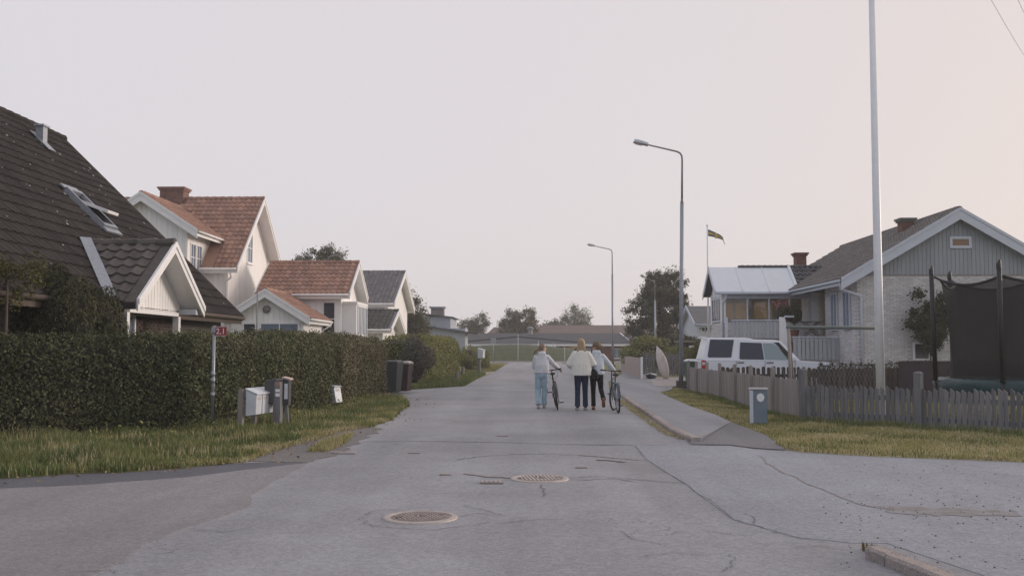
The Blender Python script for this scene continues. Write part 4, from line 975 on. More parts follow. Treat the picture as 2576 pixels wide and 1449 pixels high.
# broad-leaved weeds and fallen leaves
def weeds(name, label, pts, n, size, mat, spread=.10, up=.10):
    P = []; N = []
    for (x, y) in pts:
        for _ in range(n): P.append((x+rng.gauss(0,spread), y+rng.gauss(0,spread), abs(rng.gauss(0,up))+.02)); N.append((rng.gauss(0,.5),rng.gauss(0,.5),1))
    o = quads(name, leaves(np.array(P), np.array(N), size, aspect=.5, spread=.4), mat, None, 'stuff'); tag(o, label, 'weeds')
wp = []
for _ in range(70):
    f = rng.random(); i = rng.randrange(len(HP)-2)+1; a, b = HP[i], HP[i+1]; wp.append((a[0]+(b[0]-a[0])*f+rng.uniform(.05,.6), a[1]+(b[1]-a[1])*f-rng.uniform(.05,.7)))
weeds('weeds', 'broad-leaved weeds at the foot of the long hedge', wp, 26, .07, LEAF_YG, .11, .12)
dl = []
for _ in range(420):
    f = rng.random(); i = rng.randrange(len(LV)-1); a, b = LV[i], LV[i+1]; dl.append((a[0]+(b[0]-a[0])*f+rng.gauss(0,.28), a[1]+(b[1]-a[1])*f+rng.gauss(0,.22)))
weeds('fallen_leaves', 'dry fallen leaves along the left road edge', dl, 1, .05, M('dead_leaf', (.20,.13,.07), col2=(.30,.22,.12), scale=9, isl=.4), .01, .006)
# right verge, lawn
FC = Vector((5.47,20.35,0)); FD = Vector((.70,-.714,0)).normalized()
rv = gx([(1661,992),(1694,1009),(1739,1029),(1800,1050.5),(1839,1070),(1874.5,1082),(1923,1099),(1953,1117),(1976,1132),(2016,1137.6),(2189,1148),(2575,1164)])+[(9.5,11.6),(14,9.0)]
rv = rough_edge(rv, .05, .12)[:-1]
rv += [tuple(FC+FD*11)[:2], tuple(FC+FD*.0)[:2], (5.5,35),(5.3,37.2),(4.95,37.3)]
grass('grass_verge', 'short dry grass verge outside the picket fence', rv, 2300, .02, .095, GRASS_D, w_=.006, soil=M('dry_verge_soil', (.30,.27,.135), col2=(.40,.345,.225), scale=2.2, bump=.6, bscale=35, fine=.3, fscale=40), z=.011, seed=13, patch=.55)
grass('green_grass', 'green tufts scattered through the dry verge outside the picket fence', rv, 600, .03, .11, GRASS_L, w_=.006, z=.011, seed=23, patch=1.0)
grass('grass_fringe', 'greener fringe of grass at the foot of the picket fence', [tuple(FC+FD*11+Vector((-.15,-.15,0)))[:2], tuple(FC)[:2], (5.45,35),(5.1,35),(5.1,20.3),tuple(FC+Vector((-.25,-.35,0)))[:2],tuple(FC+FD*11+Vector((-.4,-.4,0)))[:2]], 1500, .05, .16, GRASS_L, w_=.006, z=.012, seed=14, patch=.8)
grass('garden_lawn', 'yellow-green lawn behind the picket fence under the trampoline', [tuple(FC)[:2], tuple(FC+FD*11)[:2], (20,14),(20,29),(6,29.5),(5.6,29)], 420, .04, .09, GRASS_Y, w_=.012, z=-.015, seed=15, patch=.2)
strip_w = gx([(1548,1000),(1575,1012),(1640,1060),(1683,1092),(1722,1106),(1712,1108),(1672,1096),(1625,1065),(1565,1020)])
grass('kerb_weeds', 'dry weeds along the granite kerb of the footpath', strip_w, 900, .02, .07, GRASS_D, w_=.006, z=.012, seed=17, patch=.8)
grass('kerb_weeds', 'dry brown weeds along the near granite kerb', [(p.x,p.y) for p in (gp(2172,1376), gp(2290,1425), gp(2418,1478), gp(2370,1478), gp(2262,1440), gp(2165,1388))], 4200, .02, .065, M('weeds_brown', (.17,.12,.06), col2=(.12,.10,.04), scale=3, isl=.4, trans=.2), w_=.004, z=.008, seed=18, patch=.5)
# ------------------------------------------------------------------ fences
def picket_mb(w_, h, t, cut='slant'):
    m = MB()
    if cut == 'slant': pts = [(0,0,0),(w_,0,0),(w_,0,h-.05),(w_*.15,0,h),(0,0,h-.01)]
    elif cut == 'round': pts = [(0,0,0),(w_,0,0),(w_,0,h-.03),(w_*.8,0,h),(w_*.2,0,h),(0,0,h-.03)]
    else: pts = [(0,0,0),(w_,0,0),(w_,0,h),(0,0,h)]
    return m.prism(pts, (0,t,0))
def fence_post(T, p, h, s=.1, mat=None, rz=0):
    m = MB().rbox((p.x,p.y,h/2),(s,s,h),rz).rbox((p.x,p.y,h+.015),(s*1.08,s*1.08,.03),rz).rbox((p.x,p.y,h+.045),(s*1.0,s*1.0,.03),rz,tap=.55)
    m.build('post', mat, T)
def picket_fence(T, A, B, side, mesh, w_, step, mat, rails, rt=.05, rh=.09, jit=.01, z0=.03):
    d = (B-A); L = d.length; d = d/L; n = Vector((d.y,-d.x,0))*side       # n points to the outside where the pickets sit
    ang = math.atan2(d.y, d.x)
    for z in rails: MB().obox(A, d, Z, n, 0, L, z-rh/2, z+rh/2, -.02-rt, -.021).build('rail', mat, T)
    k = int(L/step)
    for i in range(k):
        p = A+d*(i*step+rng.uniform(-jit,jit)*.3)+n*(.0 if side > 0 else .0)
        o = bpy.data.objects.new('picket', mesh); C.objects.link(o); par(o, T)
        o.matrix_basis = Matrix.Translation((p.x, p.y, z0+rng.uniform(-jit,jit))) @ Matrix.Rotation(ang,4,'Z') @ Matrix.Rotation(rng.uniform(-.014,.014),4,'Y') @ Matrix.Diagonal((rng.uniform(.9,1.08),1,rng.uniform(.97,1.03),1))
F1 = thing('picket_fence', 'weathered grey picket fence with slanted tops around the trampoline garden', 'fence', tuple(FC))
pm1 = picket_mb(.075,.745,.022,'slant'); me1 = pm1.mesh('picket'); me1.materials.append(WOODF)
FE = FC+FD*10
picket_fence(F1, FC+FD*.08, FE, 1, me1, .075, .103, WOODF, (.20,.57), jit=.025)
for k in range(5): fence_post(F1, FC+FD*(2.38*k) if k else FC, 1.02 if k else 1.04, .13, WOODF, math.atan2(FD.y, FD.x))
F2 = thing('board_fence', 'brown-grey close-boarded fence with square posts along the footpath', 'fence', (5.5,28,0))
pm2 = picket_mb(.09,.82,.02,'flat'); me2 = pm2.mesh('picket'); me2.materials.append(WOODS)
A, B = Vector((5.5,35.1,0)), FC+Vector((0,.12,0))
picket_fence(F2, A, B, 1, me2, .09, .094, WOODS, (.25,.65), jit=.004)
for Yp in (35.2,33.5,31.4,29.3,27.1,25.1,22.8):
    f = (Yp-FC.y)/(35.1-FC.y); fence_post(F2, Vector((FC.x+(5.5-FC.x)*f-.03, Yp, 0)), 1.03, .085, WOODS)
F3 = thing('dark_picket_fence', 'dark brown picket fence between the lawn and the parked white car', 'fence', (8.3,30,0))
pm3 = picket_mb(.10,.92,.02,'round'); me3 = pm3.mesh('picket'); me3.materials.append(WOODK)
picket_fence(F3, Vector((5.62,29.9,0)), Vector((11.15,29.9,0)), 1, me3, .10, .15, WOODK, (.25,.70))
for x in (5.7,7.5,9.3,11.1): fence_post(F3, Vector((x,30.05,0)), .9, .09, WOODK)
# far fences on the right side of the street
F4 = thing('pale_board_fence', 'pale boarded fence at the kayak driveway', 'fence', (5.6,45,0))
a, b = gp(1562,936), gp(1612,957)
pm4 = picket_mb(.12,1.02,.02,'flat'); me4 = pm4.mesh('picket'); me4.materials.append(WOODP)
picket_fence(F4, Vector((a.x,a.y,0)), Vector((b.x,b.y,0)), 1, me4, .12, .125, WOODP, (.3,.8), jit=.004)
fence_post(F4, Vector((a.x,a.y+.05,0)), 1.05, .1, TRIM); fence_post(F4, Vector((b.x+.05,b.y,0)), 1.05, .1, TRIM)
F5 = thing('grey_picket_fence', 'grey picket fence behind the white kayak', 'fence', (8.5,58,0))
pm5 = picket_mb(.085,1.2,.02,'flat'); me5 = pm5.mesh('picket'); me5.materials.append(WOODF)
picket_fence(F5, Vector((6.2,56,0)), Vector((10.6,52.5,0)), 1, me5, .085, .15, WOODF, (.3,.95))
for f in (0,.5,1): fence_post(F5, Vector((6.2+4.4*f,56.1-3.5*f,0)), 1.25, .1, WOODF)
# dark board leaning behind the trampoline
q0, q1 = at(2262,985,29.0), at(2345,908,29.0)
pb = thing('screen_fence', 'dark purple-brown board screen standing behind the trampoline', 'screen', (q0.x,29,0))
PM = M('panel_brown', (.052,.040,.047), scale=3)
for i in range(4):
    x0 = q0.x+i*.6; MB().box(x0+.003,x0+.597,29.0,29.03,.0,q1.z).build('panel_board', PM, pb)
MB().box(q0.x,q0.x+2.4,29.035,29.075,.2,.28).build('rail', PM, pb)
hedge('low_hedge', 'low dark hedge at the foot of the white brick gable', [(9.6,33.2),(11.2,33.0),(17,33.0)], .7, .98, LEAF_DK, nper=450, leaf=.07, seed=31, top_r=.15)
# ------------------------------------------------------------------ poles, lamps
def street_lamp(label, base, arm_az, hgt=9.0, tilt=0.0, mat=None):
    T = thing('street_lamp', label, 'street lamp', base, (0,tilt,arm_az), 'street lamps along the right side', local=True)
    mat = mat or STEEL_D
    MB().rbox((0,0,.12),(.34,.34,.34)).build('foundation', MORTAR_D, T)
    MB().tube([(0,0,.2),(0,0,hgt*.78)], [.085,.07], 12).build('pole', STEEL, T, smooth=True)
    MB().tube([(0,0,hgt*.78-.02),(0,0,hgt*.8)], [.07,.045], 12).tube([(0,0,hgt*.8),(0,0,hgt-.28),(-.02,0,hgt-.12),(-.09,0,hgt-.02),(-.22,0,hgt+.04),(-1.3,0,hgt+.28)], [.042,.036,.036,.035,.033,.028], 12).build('arm', mat, T, smooth=True)
    tl = R(12); M4 = Matrix.Translation((-1.28,0,hgt+.285)) @ Matrix.Rotation(tl,4,'Y')
    h = MB()
    prof = [(0,.05,.045),(-.06,.10,.075),(-.35,.12,.10),(-.52,.115,.105),(-.58,.09,.085)]
    for x, wy, hz in prof:
        for yy, zz_ in ((-wy,-.03),(-wy,hz*.5),(-wy*.6,hz),(wy*.6,hz),(wy,hz*.5),(wy,-.03)): h.v.append((x,yy,zz_))
    for i in range(4):
        for k in range(6): h.f.append([i*6+k,(i+1)*6+k,(i+1)*6+(k+1)%6,i*6+(k+1)%6])
    h.f.append(list(range(6))); h.f.append([24+k for k in range(6)][::-1])
    hd = h.xf(M4).build('lamp_head', M('lamp_grey', (.58,.62,.66), scale=5) if 'lamp_grey' not in bpy.data.materials else bpy.data.materials['lamp_grey'], T, smooth=False, bevel=.012)
    MB().box(-.6,-.02,-.125,.125,-.045,-.031).xf(M4).build('lamp_rim', mat, hd)
    MB().box(-.52,-.24,-.09,.09,-.085,-.046).xf(M4).build('lamp_lens', M('lens', (.55,.46,.42), rough=.2) if 'lens' not in bpy.data.materials else bpy.data.materials['lens'], hd, bevel=.015)
    return T
b1 = gp(1713,977); street_lamp('tall street lamp at the end of the boarded fence by the driveway', (b1.x,b1.y,0), 0, 9.0, R(.9))
p2 = at(1536,0,75); street_lamp('mid-distance street lamp rising behind the three walkers', (p2.x,75,0), 0, 8.95, R(.0))
p3 = at(1641,0,77); street_lamp('shorter street lamp in front of the big dark tree', (p3.x,77,0), R(50), 6.65, 0)
fb = gp(2217,1046)
FP = thing('flagpole', 'thick white flagpole standing on the lawn behind the picket fence', 'flagpole', (fb.x,fb.y,0))
MB().tube([(fb.x,fb.y,-.02),(fb.x,fb.y,3),(fb.x,fb.y,11.5)], [.098,.092,.055], 20).build('pole', PAINT_W, FP, smooth=True)
MB().ball((fb.x,fb.y,11.55), .08).build('finial', PAINT_W, FP, smooth=True)
MB().tube([(fb.x-.11,fb.y-.03,1.1),(fb.x-.075,fb.y-.03,11.3)], .004, 5).build('halyard', PAINT_W, FP)
MB().rbox((fb.x,fb.y,.02),(.4,.4,.06)).build('foot', STEEL, FP)
fq = at(1779,570,49.5)
FQ = thing('pennant_flagpole', 'slim flagpole flying a narrow blue and yellow pennant', 'flagpole', (fq.x,49.5,0))
MB().tube([(fq.x,49.5,0),(fq.x,49.5,fq.z)], [.06,.03], 10).build('pole', PAINT_W, FQ, smooth=True)
MB().ball((fq.x,49.5,fq.z+.05), .05).build('finial', PAINT_W, FQ, smooth=True)
BL, YL = M('flag_blue', (.10,.14,.22), scale=5, rough=.8), M('flag_yellow', (.62,.43,.10), scale=5, rough=.8)
tp = [at(1780,577,49.5), at(1795,581,49.5), at(1810,587,49.5), at(1817,592,49.5), at(1820,603,49.5), at(1823,606,49.5)]
hw = [.17,.135,.11,.08,.045,.02]
for nm, mt, f0, f1 in (('pennant_top', BL, .32, 1), ('pennant_cross', YL, -.32, .32), ('pennant_bottom', BL, -1, -.32)):
    m = MB()
    for i, (p, h_) in enumerate(zip(tp, hw)):
        y = .06*math.sin(i*1.3); c = p.z-.17
        m.v += [(p.x+.02,49.5+y,c+h_*f0),(p.x+.02,49.5+y,c+h_*f1),(p.x+.02,49.503+y,c+h_*f0),(p.x+.02,49.503+y,c+h_*f1)]
    for i in range(5): a_, b_ = 4*i, 4*(i+1); m.f += [[a_,b_,b_+1,a_+1],[a_+3,b_+3,b_+2,a_+2]]
    m.build(nm, mt, FQ)
c = at(1801,586,49.49); MB().box(c.x-.05,c.x+.05,49.40,49.55,c.z-.16-.11,c.z-.16+.13).build('pennant_cross_bar', YL, FQ)
# red number sign on a post
sp = gp(533,1086)
SG = thing('number_sign', 'grey post carrying a small red plate reading 2,1', 'sign', (sp.x,sp.y,0))
MB().tube([(sp.x,sp.y,0),(sp.x+.01,sp.y,at(535,819,sp.y).z)], .03, 10).build('post', STEEL, SG, smooth=True)
m = MB()
for z0 in (.88,1.0,.62): m.tube([(sp.x,sp.y,z0),(sp.x,sp.y,z0+.09)], .042, 10)
m.build('post_clamps', STEEL, SG, smooth=True, kind='stuff')
r0, r1 = at(540,845.5,sp.y-.04), at(570.5,821,sp.y-.04)
pl = MB().box(r0.x,r1.x,sp.y-.045,sp.y-.038,r0.z,r1.z).build('sign_plate', M('sign_red', (.30,.045,.05), scale=4, rough=.5), SG)
for z0, z1, x0, x1 in ((r0.z+.004,r0.z+.01,r0.x+.004,r1.x-.004),(r1.z-.01,r1.z-.004,r0.x+.004,r1.x-.004)): MB().box(x0,x1,sp.y-.048,sp.y-.0455,z0,z1).build('sign_border', PAINT_W, pl)
fc = bpy.data.curves.new('lettering', 'FONT'); fc.body = '2,1'; fc.size = (r1.z-r0.z)*.80; fc.extrude = .001; fc.align_x = 'CENTER'
fo = bpy.data.objects.new('lettering', fc); C.objects.link(fo); fo.rotation_euler = (R(90),0,0); fo.location = ((r0.x+r1.x)/2, sp.y-.047, r0.z+(r1.z-r0.z)*.24)
bpy.context.view_layer.update(); tm = bpy.data.meshes.new_from_object(fo); tm.transform(Matrix.Translation(fo.location) @ Matrix.Rotation(R(90),4,'X')); bpy.data.objects.remove(fo)
tm.materials.clear(); obj('lettering', tm, PAINT_W, pl)
MB().rbox((sp.x+.01,sp.y-.02,r1.z-.06),(.07,.06,.1)).build('bracket', STEEL, SG)
# ------------------------------------------------------------------ mailboxes
def mailbox(label, c, a, w_=.28, d=.24, h=.42, mat=None, group='white mailboxes on the timber frame', tilt=0, post=None):
    """c: bottom centre; front faces local +X"""
    T = thing('mailbox', label, 'mailbox', c, (0,tilt,a), group, local=True); mat = mat or PLASTIC_W
    MB().prism([(-d*.5,-w_/2,0),(d*.5,-w_/2,.03),(d*.56,-w_/2,h*.80),(-d*.5,-w_/2,h)], (0,w_,0)).build('body', mat, T, bevel=.012)
    MB().prism([(-d*.54,-w_/2-.012,h*1.005),(d*.66,-w_/2-.012,h*.80),(d*.68,-w_/2-.012,h*.86),(-d*.54,-w_/2-.012,h*1.07)], (0,w_+.024,0)).build('lid', mat, T, bevel=.012)
    MB().box(d*.54,d*.565,-w_*.3,w_*.3,h*.62,h*.72).build('name_plate', M('label_cream', (.55,.5,.44)) if 'label_cream' not in bpy.data.materials else bpy.data.materials['label_cream'], T)
    return T
my = gp(609,1090); ang = R(-9); row = Vector((math.sin(R(9)),math.cos(R(9)),0)); out = Vector((row.y,-row.x,0))
zb_ = .27+.12
for k, lb in enumerate(('nearest of three white mailboxes side by side on a timber frame','middle of three white mailboxes side by side on a timber frame','farthest of three white mailboxes side by side on a timber frame')):
    c = my+row*(.13+.275*k)+out*.15; mailbox(lb, (c.x,c.y,.30), ang, .245, .20, .47)
FR = thing('mailbox_stand', 'grey timber posts and rails carrying three white mailboxes', 'stand', tuple(my))
for k in (-.02,.52,):
    c = my+row*k-out*.02; MB().rbox((c.x,c.y,.36 if k > 0 else .39),(.085,.085,.72 if k > 0 else .78),ang).build('post', WOODW, FR)
for z in (.42,.68):
    MB().obox(my, row, Z, out, -.02, .95, z-.05, z+.05, .022, .047).build('rail', WOODF, FR)
dk = gp(698,1084)
DM = thing('dark_mailbox', 'dark mailbox with house-number plates on a thick weathered post', 'mailbox', tuple(dk))
MB().rbox((dk.x,dk.y,.45),(.14,.12,.9),R(-10)).build('post', WOODF, DM)
MB().prism([(dk.x-.24,dk.y-.05,.50),(dk.x+.0,dk.y-.05,.50),(dk.x+.0,dk.y-.05,.92),(dk.x-.05,dk.y-.05,.95),(dk.x-.2,dk.y-.05,.94),(dk.x-.24,dk.y-.05,.87)], (.05,.38,0)).build('body', M('mailbox_charcoal', (.075,.075,.08), scale=5, rough=.6), DM, bevel=.012)
for z, hh_, ml in ((.86,.085,M('plate_brick', (.35,.22,.18))),(.74,.05,PAINT_W),(.66,.06,PAINT_W)): MB().rbox((dk.x+.01,dk.y-.075,z),(.075,.012,hh_),R(-10)).build('plate', ml, DM)
NB = thing('newspaper_box', 'narrow grey newspaper tube with pale cap beside the dark mailbox', 'mailbox', (dk.x+.13,dk.y+.1,0))
MB().prism([(dk.x+.075,dk.y+.05,.47),(dk.x+.18,dk.y+.05,.47),(dk.x+.18,dk.y+.05,.92),(dk.x+.075,dk.y+.05,.95)], (0,.2,0)).build('body', DARKG, NB)
MB().rbox((dk.x+.135,dk.y+.045,.72),(.06,.01,.28)).build('plate', PLASTIC_W, NB)
MB().rbox((dk.x+.14,dk.y+.14,.955),(.16,.24,.035),0,0,R(14)).build('cap', M('cap_pale', (.62,.48,.42)), NB, bevel=.01)
MB().rbox((dk.x+.14,dk.y+.12,.24),(.06,.05,.5),0,0,R(-4)).build('leg', WOODF, NB)
lm = gp(846,1030)
LM = mailbox('single white mailbox leaning out of the brown hedge', (lm.x-.02,lm.y,.12), R(-25), .27, .26, .50, group=None, tilt=R(-14))
for s in (-.06,.06): MB().tube([(0,s,-.14),(.02,s,.02)], .012, 6).build('leg', STEEL, LM)
fm = gp(1208,944)
FM = mailbox('far white mailbox on a dark post by the driveway', (fm.x+.06,fm.y,.95), R(-15), .36, .30, .55, group=None)
MB().box(-.17,-.06,-.08,.08,-.95,.45).build('post', WOODF, FM)
for px, py, h_ in ((1150,962,.5),(1164,948,.55)):
    p = gp(px,py); q = thing('wooden_stub', 'wooden stub post in the verge, %s' % ('nearer of two' if h_ == .5 else 'farther of two'), 'post', (p.x,p.y,0), group='stubs in the verge')
    MB().tube([(p.x,p.y,-.02),(p.x,p.y,h_*.8),(p.x+.02,p.y,h_)], [.09,.085,.07], 8).build('stub', WOODW, q)
# wheeled bins
def bin_(label, c, rz, mat, lid, w_=.56, d=.62, h=1.0, open_=0):
    T = thing('wheeled_bin', label, 'bin', c, (0,0,rz), 'wheeled waste bins', local=True)
    m = MB()
    for k, (z, f) in enumerate(((.06,.80),(h*.9,1.0),(h,1.04))):
        for x, y in ((-1,-1),(1,-1),(1,1),(-1,1)): m.v.append((x*w_/2*f, y*d/2*f, z))
    for k in range(2):
        for i in range(4): m.f.append([k*4+i,k*4+(i+1)%4,(k+1)*4+(i+1)%4,(k+1)*4+i])
    m.f += [[3,2,1,0],[8,9,10,11]]
    m.build('body', mat, T, bevel=.02)
    l = MB()
    for z, f in ((h+.003,1.07),(h+.05,1.05),(h+.10,.75)):
        for x, y in ((-1,-1),(1,-1),(1,1),(-1,1)): l.v.append((x*w_/2*f, y*d/2*f, z))
    for k in range(2):
        for i in range(4): l.f.append([k*4+i,k*4+(i+1)%4,(k+1)*4+(i+1)%4,(k+1)*4+i])
    l.f += [[3,2,1,0],[8,9,10,11]]
    l.build('lid', lid, T, bevel=.015)
    MB().tube([(-w_/2,d/2+.06,h-.03),(w_/2,d/2+.06,h-.03)], .018, 8).build('handle', lid, T, smooth=True)
    for s in (-1,1): MB().lathe([(.1,-.03),(.1,.03)], (s*(w_/2-.0),d/2-.02,.1), 14, 'X').build('wheel', BLACKP, T)
    return T
bp_ = gp(985,990); bin_('nearer dark grey wheeled bin at the end of the brown hedge', (bp_.x,bp_.y,0), R(75), DARKG, DARKG, h=1.02)
bin_('dark bin with reddish side behind the nearer bin at the hedge end', (bp_.x+.25,bp_.y+.75,0), R(80), M('bin_maroon', (.06,.03,.03), rough=.5), M('bin_lid_bright', (.34,.30,.29), rough=.3), h=.98)
bin_('green bin with pale lid behind the white car', (6.2,38.75,0), R(5), M('bin_green', (.03,.08,.05), rough=.5), PLASTIC_W, h=1.0)
# utility cabinet
uc = gp(1909,1070)
UC = thing('utility_cabinet', 'blue-grey street utility cabinet with a white sticker on the verge', 'cabinet', (uc.x,uc.y,0), (0,0,R(-13)), local=True)
CB = M('cabinet_blue_grey', (.165,.215,.265), col2=(.14,.18,.225), scale=5, rough=.5)
MB().box(-.165,.165,-.12,.12,0,.70).build('body', CB, UC, bevel=.008)
MB().box(-.085,.155,-.129,-.121,.06,.68).build('door', CB, UC, bevel=.004)
MB().box(-.185,.18,-.14,.14,.70,.735).build('roof', M('cabinet_roof', (.52,.50,.50)), UC, bevel=.008)
MB().box(-.168,-.10,-.124,-.1205,.05,.69).build('door_edge', TRIM_G, UC)
for z in (.30,.24): MB().box(-.169,-.166,-.10,.10,z,z+.012).build('vent', TRIM_G, UC)
st = MB(); st.prism([(.04+.075*math.cos(t)*(1+.08*math.sin(3*t)),-.1295,.55+.085*math.sin(t)) for t in np.linspace(0,2*math.pi,9)[:-1]], (0,-.003,0)); st.build('sticker', PAINT_W, UC)
# plank by the fence
pk = gp(2090*.72+640,1061); pq0, pq1 = gp(1953,1050), gp(1996,1065)
PK = thing('loose_plank', 'pale plank lying along the foot of the boarded fence corner', 'plank', (pq0.x,pq0.y,0))
MB().tube([(pq0.x+.02,pq0.y,.06),(pq1.x+.02,pq1.y,.055)], [(.045,.03),(.045,.03)], 4).build('plank', WOODP, PK)
# ------------------------------------------------------------------ manholes and valve covers
def manhole(label, c, r, kind):
    T = thing('manhole_cover', label, 'manhole cover', (c.x,c.y,0), (0,0,.4 if kind == 'grid' else .15), local=True)
    MB().lathe([(r+.02,-.03),(r,.010),(r-.02,.015),(r-.05,.015),(r-.055,.006),(.01,.006)], n=48).build('frame', IRON, T, smooth=False)
    MB().lathe([(r-.07,.002),(r-.072,.012),(.01,.012)], n=40).build('lid', IRON_D, T)
    k = MB()
    if kind == 'grid':
        s = .034
        for i in range(-12,13):
            for j in range(-12,13):
                x, y = i*s, j*s
                if math.hypot(x,y) < r-.10 and math.hypot(x,y) > .05:
                    k.rbox((x,y,.0155),(.024,.013,.009),0 if (i+j) % 2 else R(90))
    else:
        for i in range(-9,10):
            x = i*.042; L = math.sqrt(max(0,(r-.09)**2-x*x))
            if L > .03:
                if abs(x) < .07:
                    for sg in (-1,1): k.box(x-.012,x+.012,min(sg*.08,sg*L),max(sg*.08,sg*L),.0115,.018)
                else: k.box(x-.012,x+.012,-L,L,.0115,.018)
    k.build('relief', IRON, T, kind='stuff')
    e = MB(); e.tube([(-.04,-.04,.017),(.0,.04,.017),(.04,-.02,.017),(.05,.04,.017)], .006, 5); e.build('emblem', IRON, T)
    for s in (-1,1): MB().rbox((s*(r-.13),0,.014),(.05,.02,.012),0).build('lifting_slot', BLACKP, T)
    return T
manhole('near round manhole cover with chequered iron lid', gp(1057.5,1302), .33, 'grid')
manhole('farther round manhole cover with parallel iron bars', gp(1357.5,1204.5), .335, 'bars')
gr = gp(1237,1215); GR = thing('valve_grate', 'small rectangular iron grate beside the farther manhole', 'grate', (gr.x,gr.y,0), local=True)
MB().box(-.13,.13,-.075,.075,.002,.012).build('frame', IRON_D, GR)
for i in range(5): MB().box(-.105+.05*i-.008,-.105+.05*i+.008,-.06,.06,.0125,.024).build('bar', IRON, GR)
for i, (x0, x1, y, lb) in enumerate(((1027,1058,1140,'pale flat plate on the road left of the long crack arc'),(1106,1135,1194,'pale flat plate on the road left of the farther manhole'),(1447,1477,1176.5,'pale flat plate on the road near the pothole'),(1249,1279,1097,'pale flat plate on the road beyond the cross seam'))):
    a, b = gp(x0,y), gp(x1,y); t = thing('road_plate', lb, 'plate', ((a.x+b.x)/2,a.y,0), local=True, group='flat plates in the road')
    w_ = (b.x-a.x)/2; MB().box(-w_,w_,-.05,.05,.001,.010).build('plate', SEAM, t, bevel=.003)
    MB().box(-w_*.8,w_*.8,-.03,.03,.0105,.014).build('plate_lid', STONE, t)
a, b = gp(833,1141), gp(895,1142); wl = thing('wood_slat', 'pale wooden slat lying at the edge of the gravel', 'slat', (a.x,a.y,0))
MB().prism([(a.x,a.y-.03,.012),(b.x,b.y-.03,.012),(b.x,b.y+.03,.012),(a.x,a.y+.03,.012)], (0,0,.02)).build('slat', WOODP, wl)
# ------------------------------------------------------------------ trampoline
TC = Vector((10.32,21.5,0)); TR = 1.58
TP = thing('trampoline', 'large round trampoline with dark safety net and blue-green edge pad', 'trampoline', tuple(TC))
NETM = bpy.data.materials.new('net'); NETM.use_nodes = True; t = NETM.node_tree; pr = t.nodes['Principled BSDF']; pr.inputs['Base Color'].default_value = (.018,.016,.017,1); pr.inputs['Roughness'].default_value = .8
tr = t.nodes.new('ShaderNodeBsdfTransparent'); mx = t.nodes.new('ShaderNodeMixShader'); mx.inputs[0].default_value = .84
t.links.new(tr.outputs[0], mx.inputs[1]); t.links.new(pr.outputs[0], mx.inputs[2]); t.links.new(mx.outputs[0], t.nodes['Material Output'].inputs[0])
PADM = M('pad_blue_green', (.014,.042,.05), col2=(.024,.06,.068), scale=6, rough=.35, bump=.5, bscale=9)
FOAM = M('foam_sleeve', (.020,.018,.020), rough=.4, bump=.8, bscale=30)
MB().torus(TC+Vector((0,0,.80)), TR-.02, .03, 48, 8, 'Z').build('ring', STEEL, TP, smooth=True)
m = MB()
for i in range(64):
    a0 = 2*math.pi*i/64
    for rr, zz_ in ((TR+.05,.60),(TR+.09,.78),(TR+.02,.87+.012*math.sin(i*2.1)),(TR-.28,.86+.014*math.sin(i*1.7+1)),(TR-.30,.83)):
        m.v.append(tuple(TC+Vector((rr*math.cos(a0)*(1+.004*math.sin(i*5)),rr*math.sin(a0),zz_))))
for i in range(64):
    j = (i+1) % 64
    for k in range(4): m.f.append([i*5+k,j*5+k,j*5+k+1,i*5+k+1])
m.build('edge_pad', PADM, TP, smooth=True)
MB().lathe([(TR-.3,.825),(.02,.80)], tuple(TC), 40).build('jumping_mat', BLACKP, TP)
# eight poles, one standing where the photograph shows the near pole
th0 = math.atan2(20.1-TC.y, 9.35-TC.x)
angs = [th0+2*math.pi*k/6 for k in range(6)]
tops = []
for a in angs:
    p = TC+Vector((math.cos(a),math.sin(a),0))*(TR+.10)
    MB().tube([(p.x,p.y,.0),(p.x,p.y,.85)], .025, 8).build('leg', BLACKP, TP, smooth=True)
    q = p+Vector((math.cos(a),math.sin(a),0))*.03
    MB().tube([(p.x,p.y,.82),(q.x,q.y,3.12)], .05, 10).build('net_pole', FOAM, TP, smooth=True)
    MB().tube([(q.x,q.y,3.1),(q.x,q.y,3.2),(q.x+.02,q.y,3.28)], [.055,.05,.02], 10).build('pole_cap', BLACKP, TP)
    tops.append(q)
m = MB(); top = []
NS = 6*8
for i in range(NS):
    k = i//8; f = (i % 8)/8; a = angs[k]+2*math.pi/6*f
    sag = 4*f*(1-f); rt = TR-.06-.20*sag; rb = TR-.25
    zt_ = 2.97-.14*sag; zbm = 1.02
    for s in range(6):
        g = s/5; r_ = rb+(rt-rb)*g-.10*math.sin(math.pi*g)*(.5+.5*sag); m.v.append(tuple(TC+Vector((r_*math.cos(a),r_*math.sin(a),.86+(zt_-.86)*g))))
    top.append(TC+Vector((rt*math.cos(a),rt*math.sin(a),zt_)))
for i in range(NS):
    j = (i+1) % NS
    for s in range(5): m.f.append([i*6+s,j*6+s,j*6+s+1,i*6+s+1])
m.build('safety_net', NETM, TP, smooth=True)
MB().tube(top+[top[0]], .03, 6).build('net_rope', BLACKP, TP, smooth=True)
for k, q in enumerate(tops): MB().tube([(q.x,q.y,3.08), top[k*8]], .022, 6).build('net_strap', BLACKP, TP)
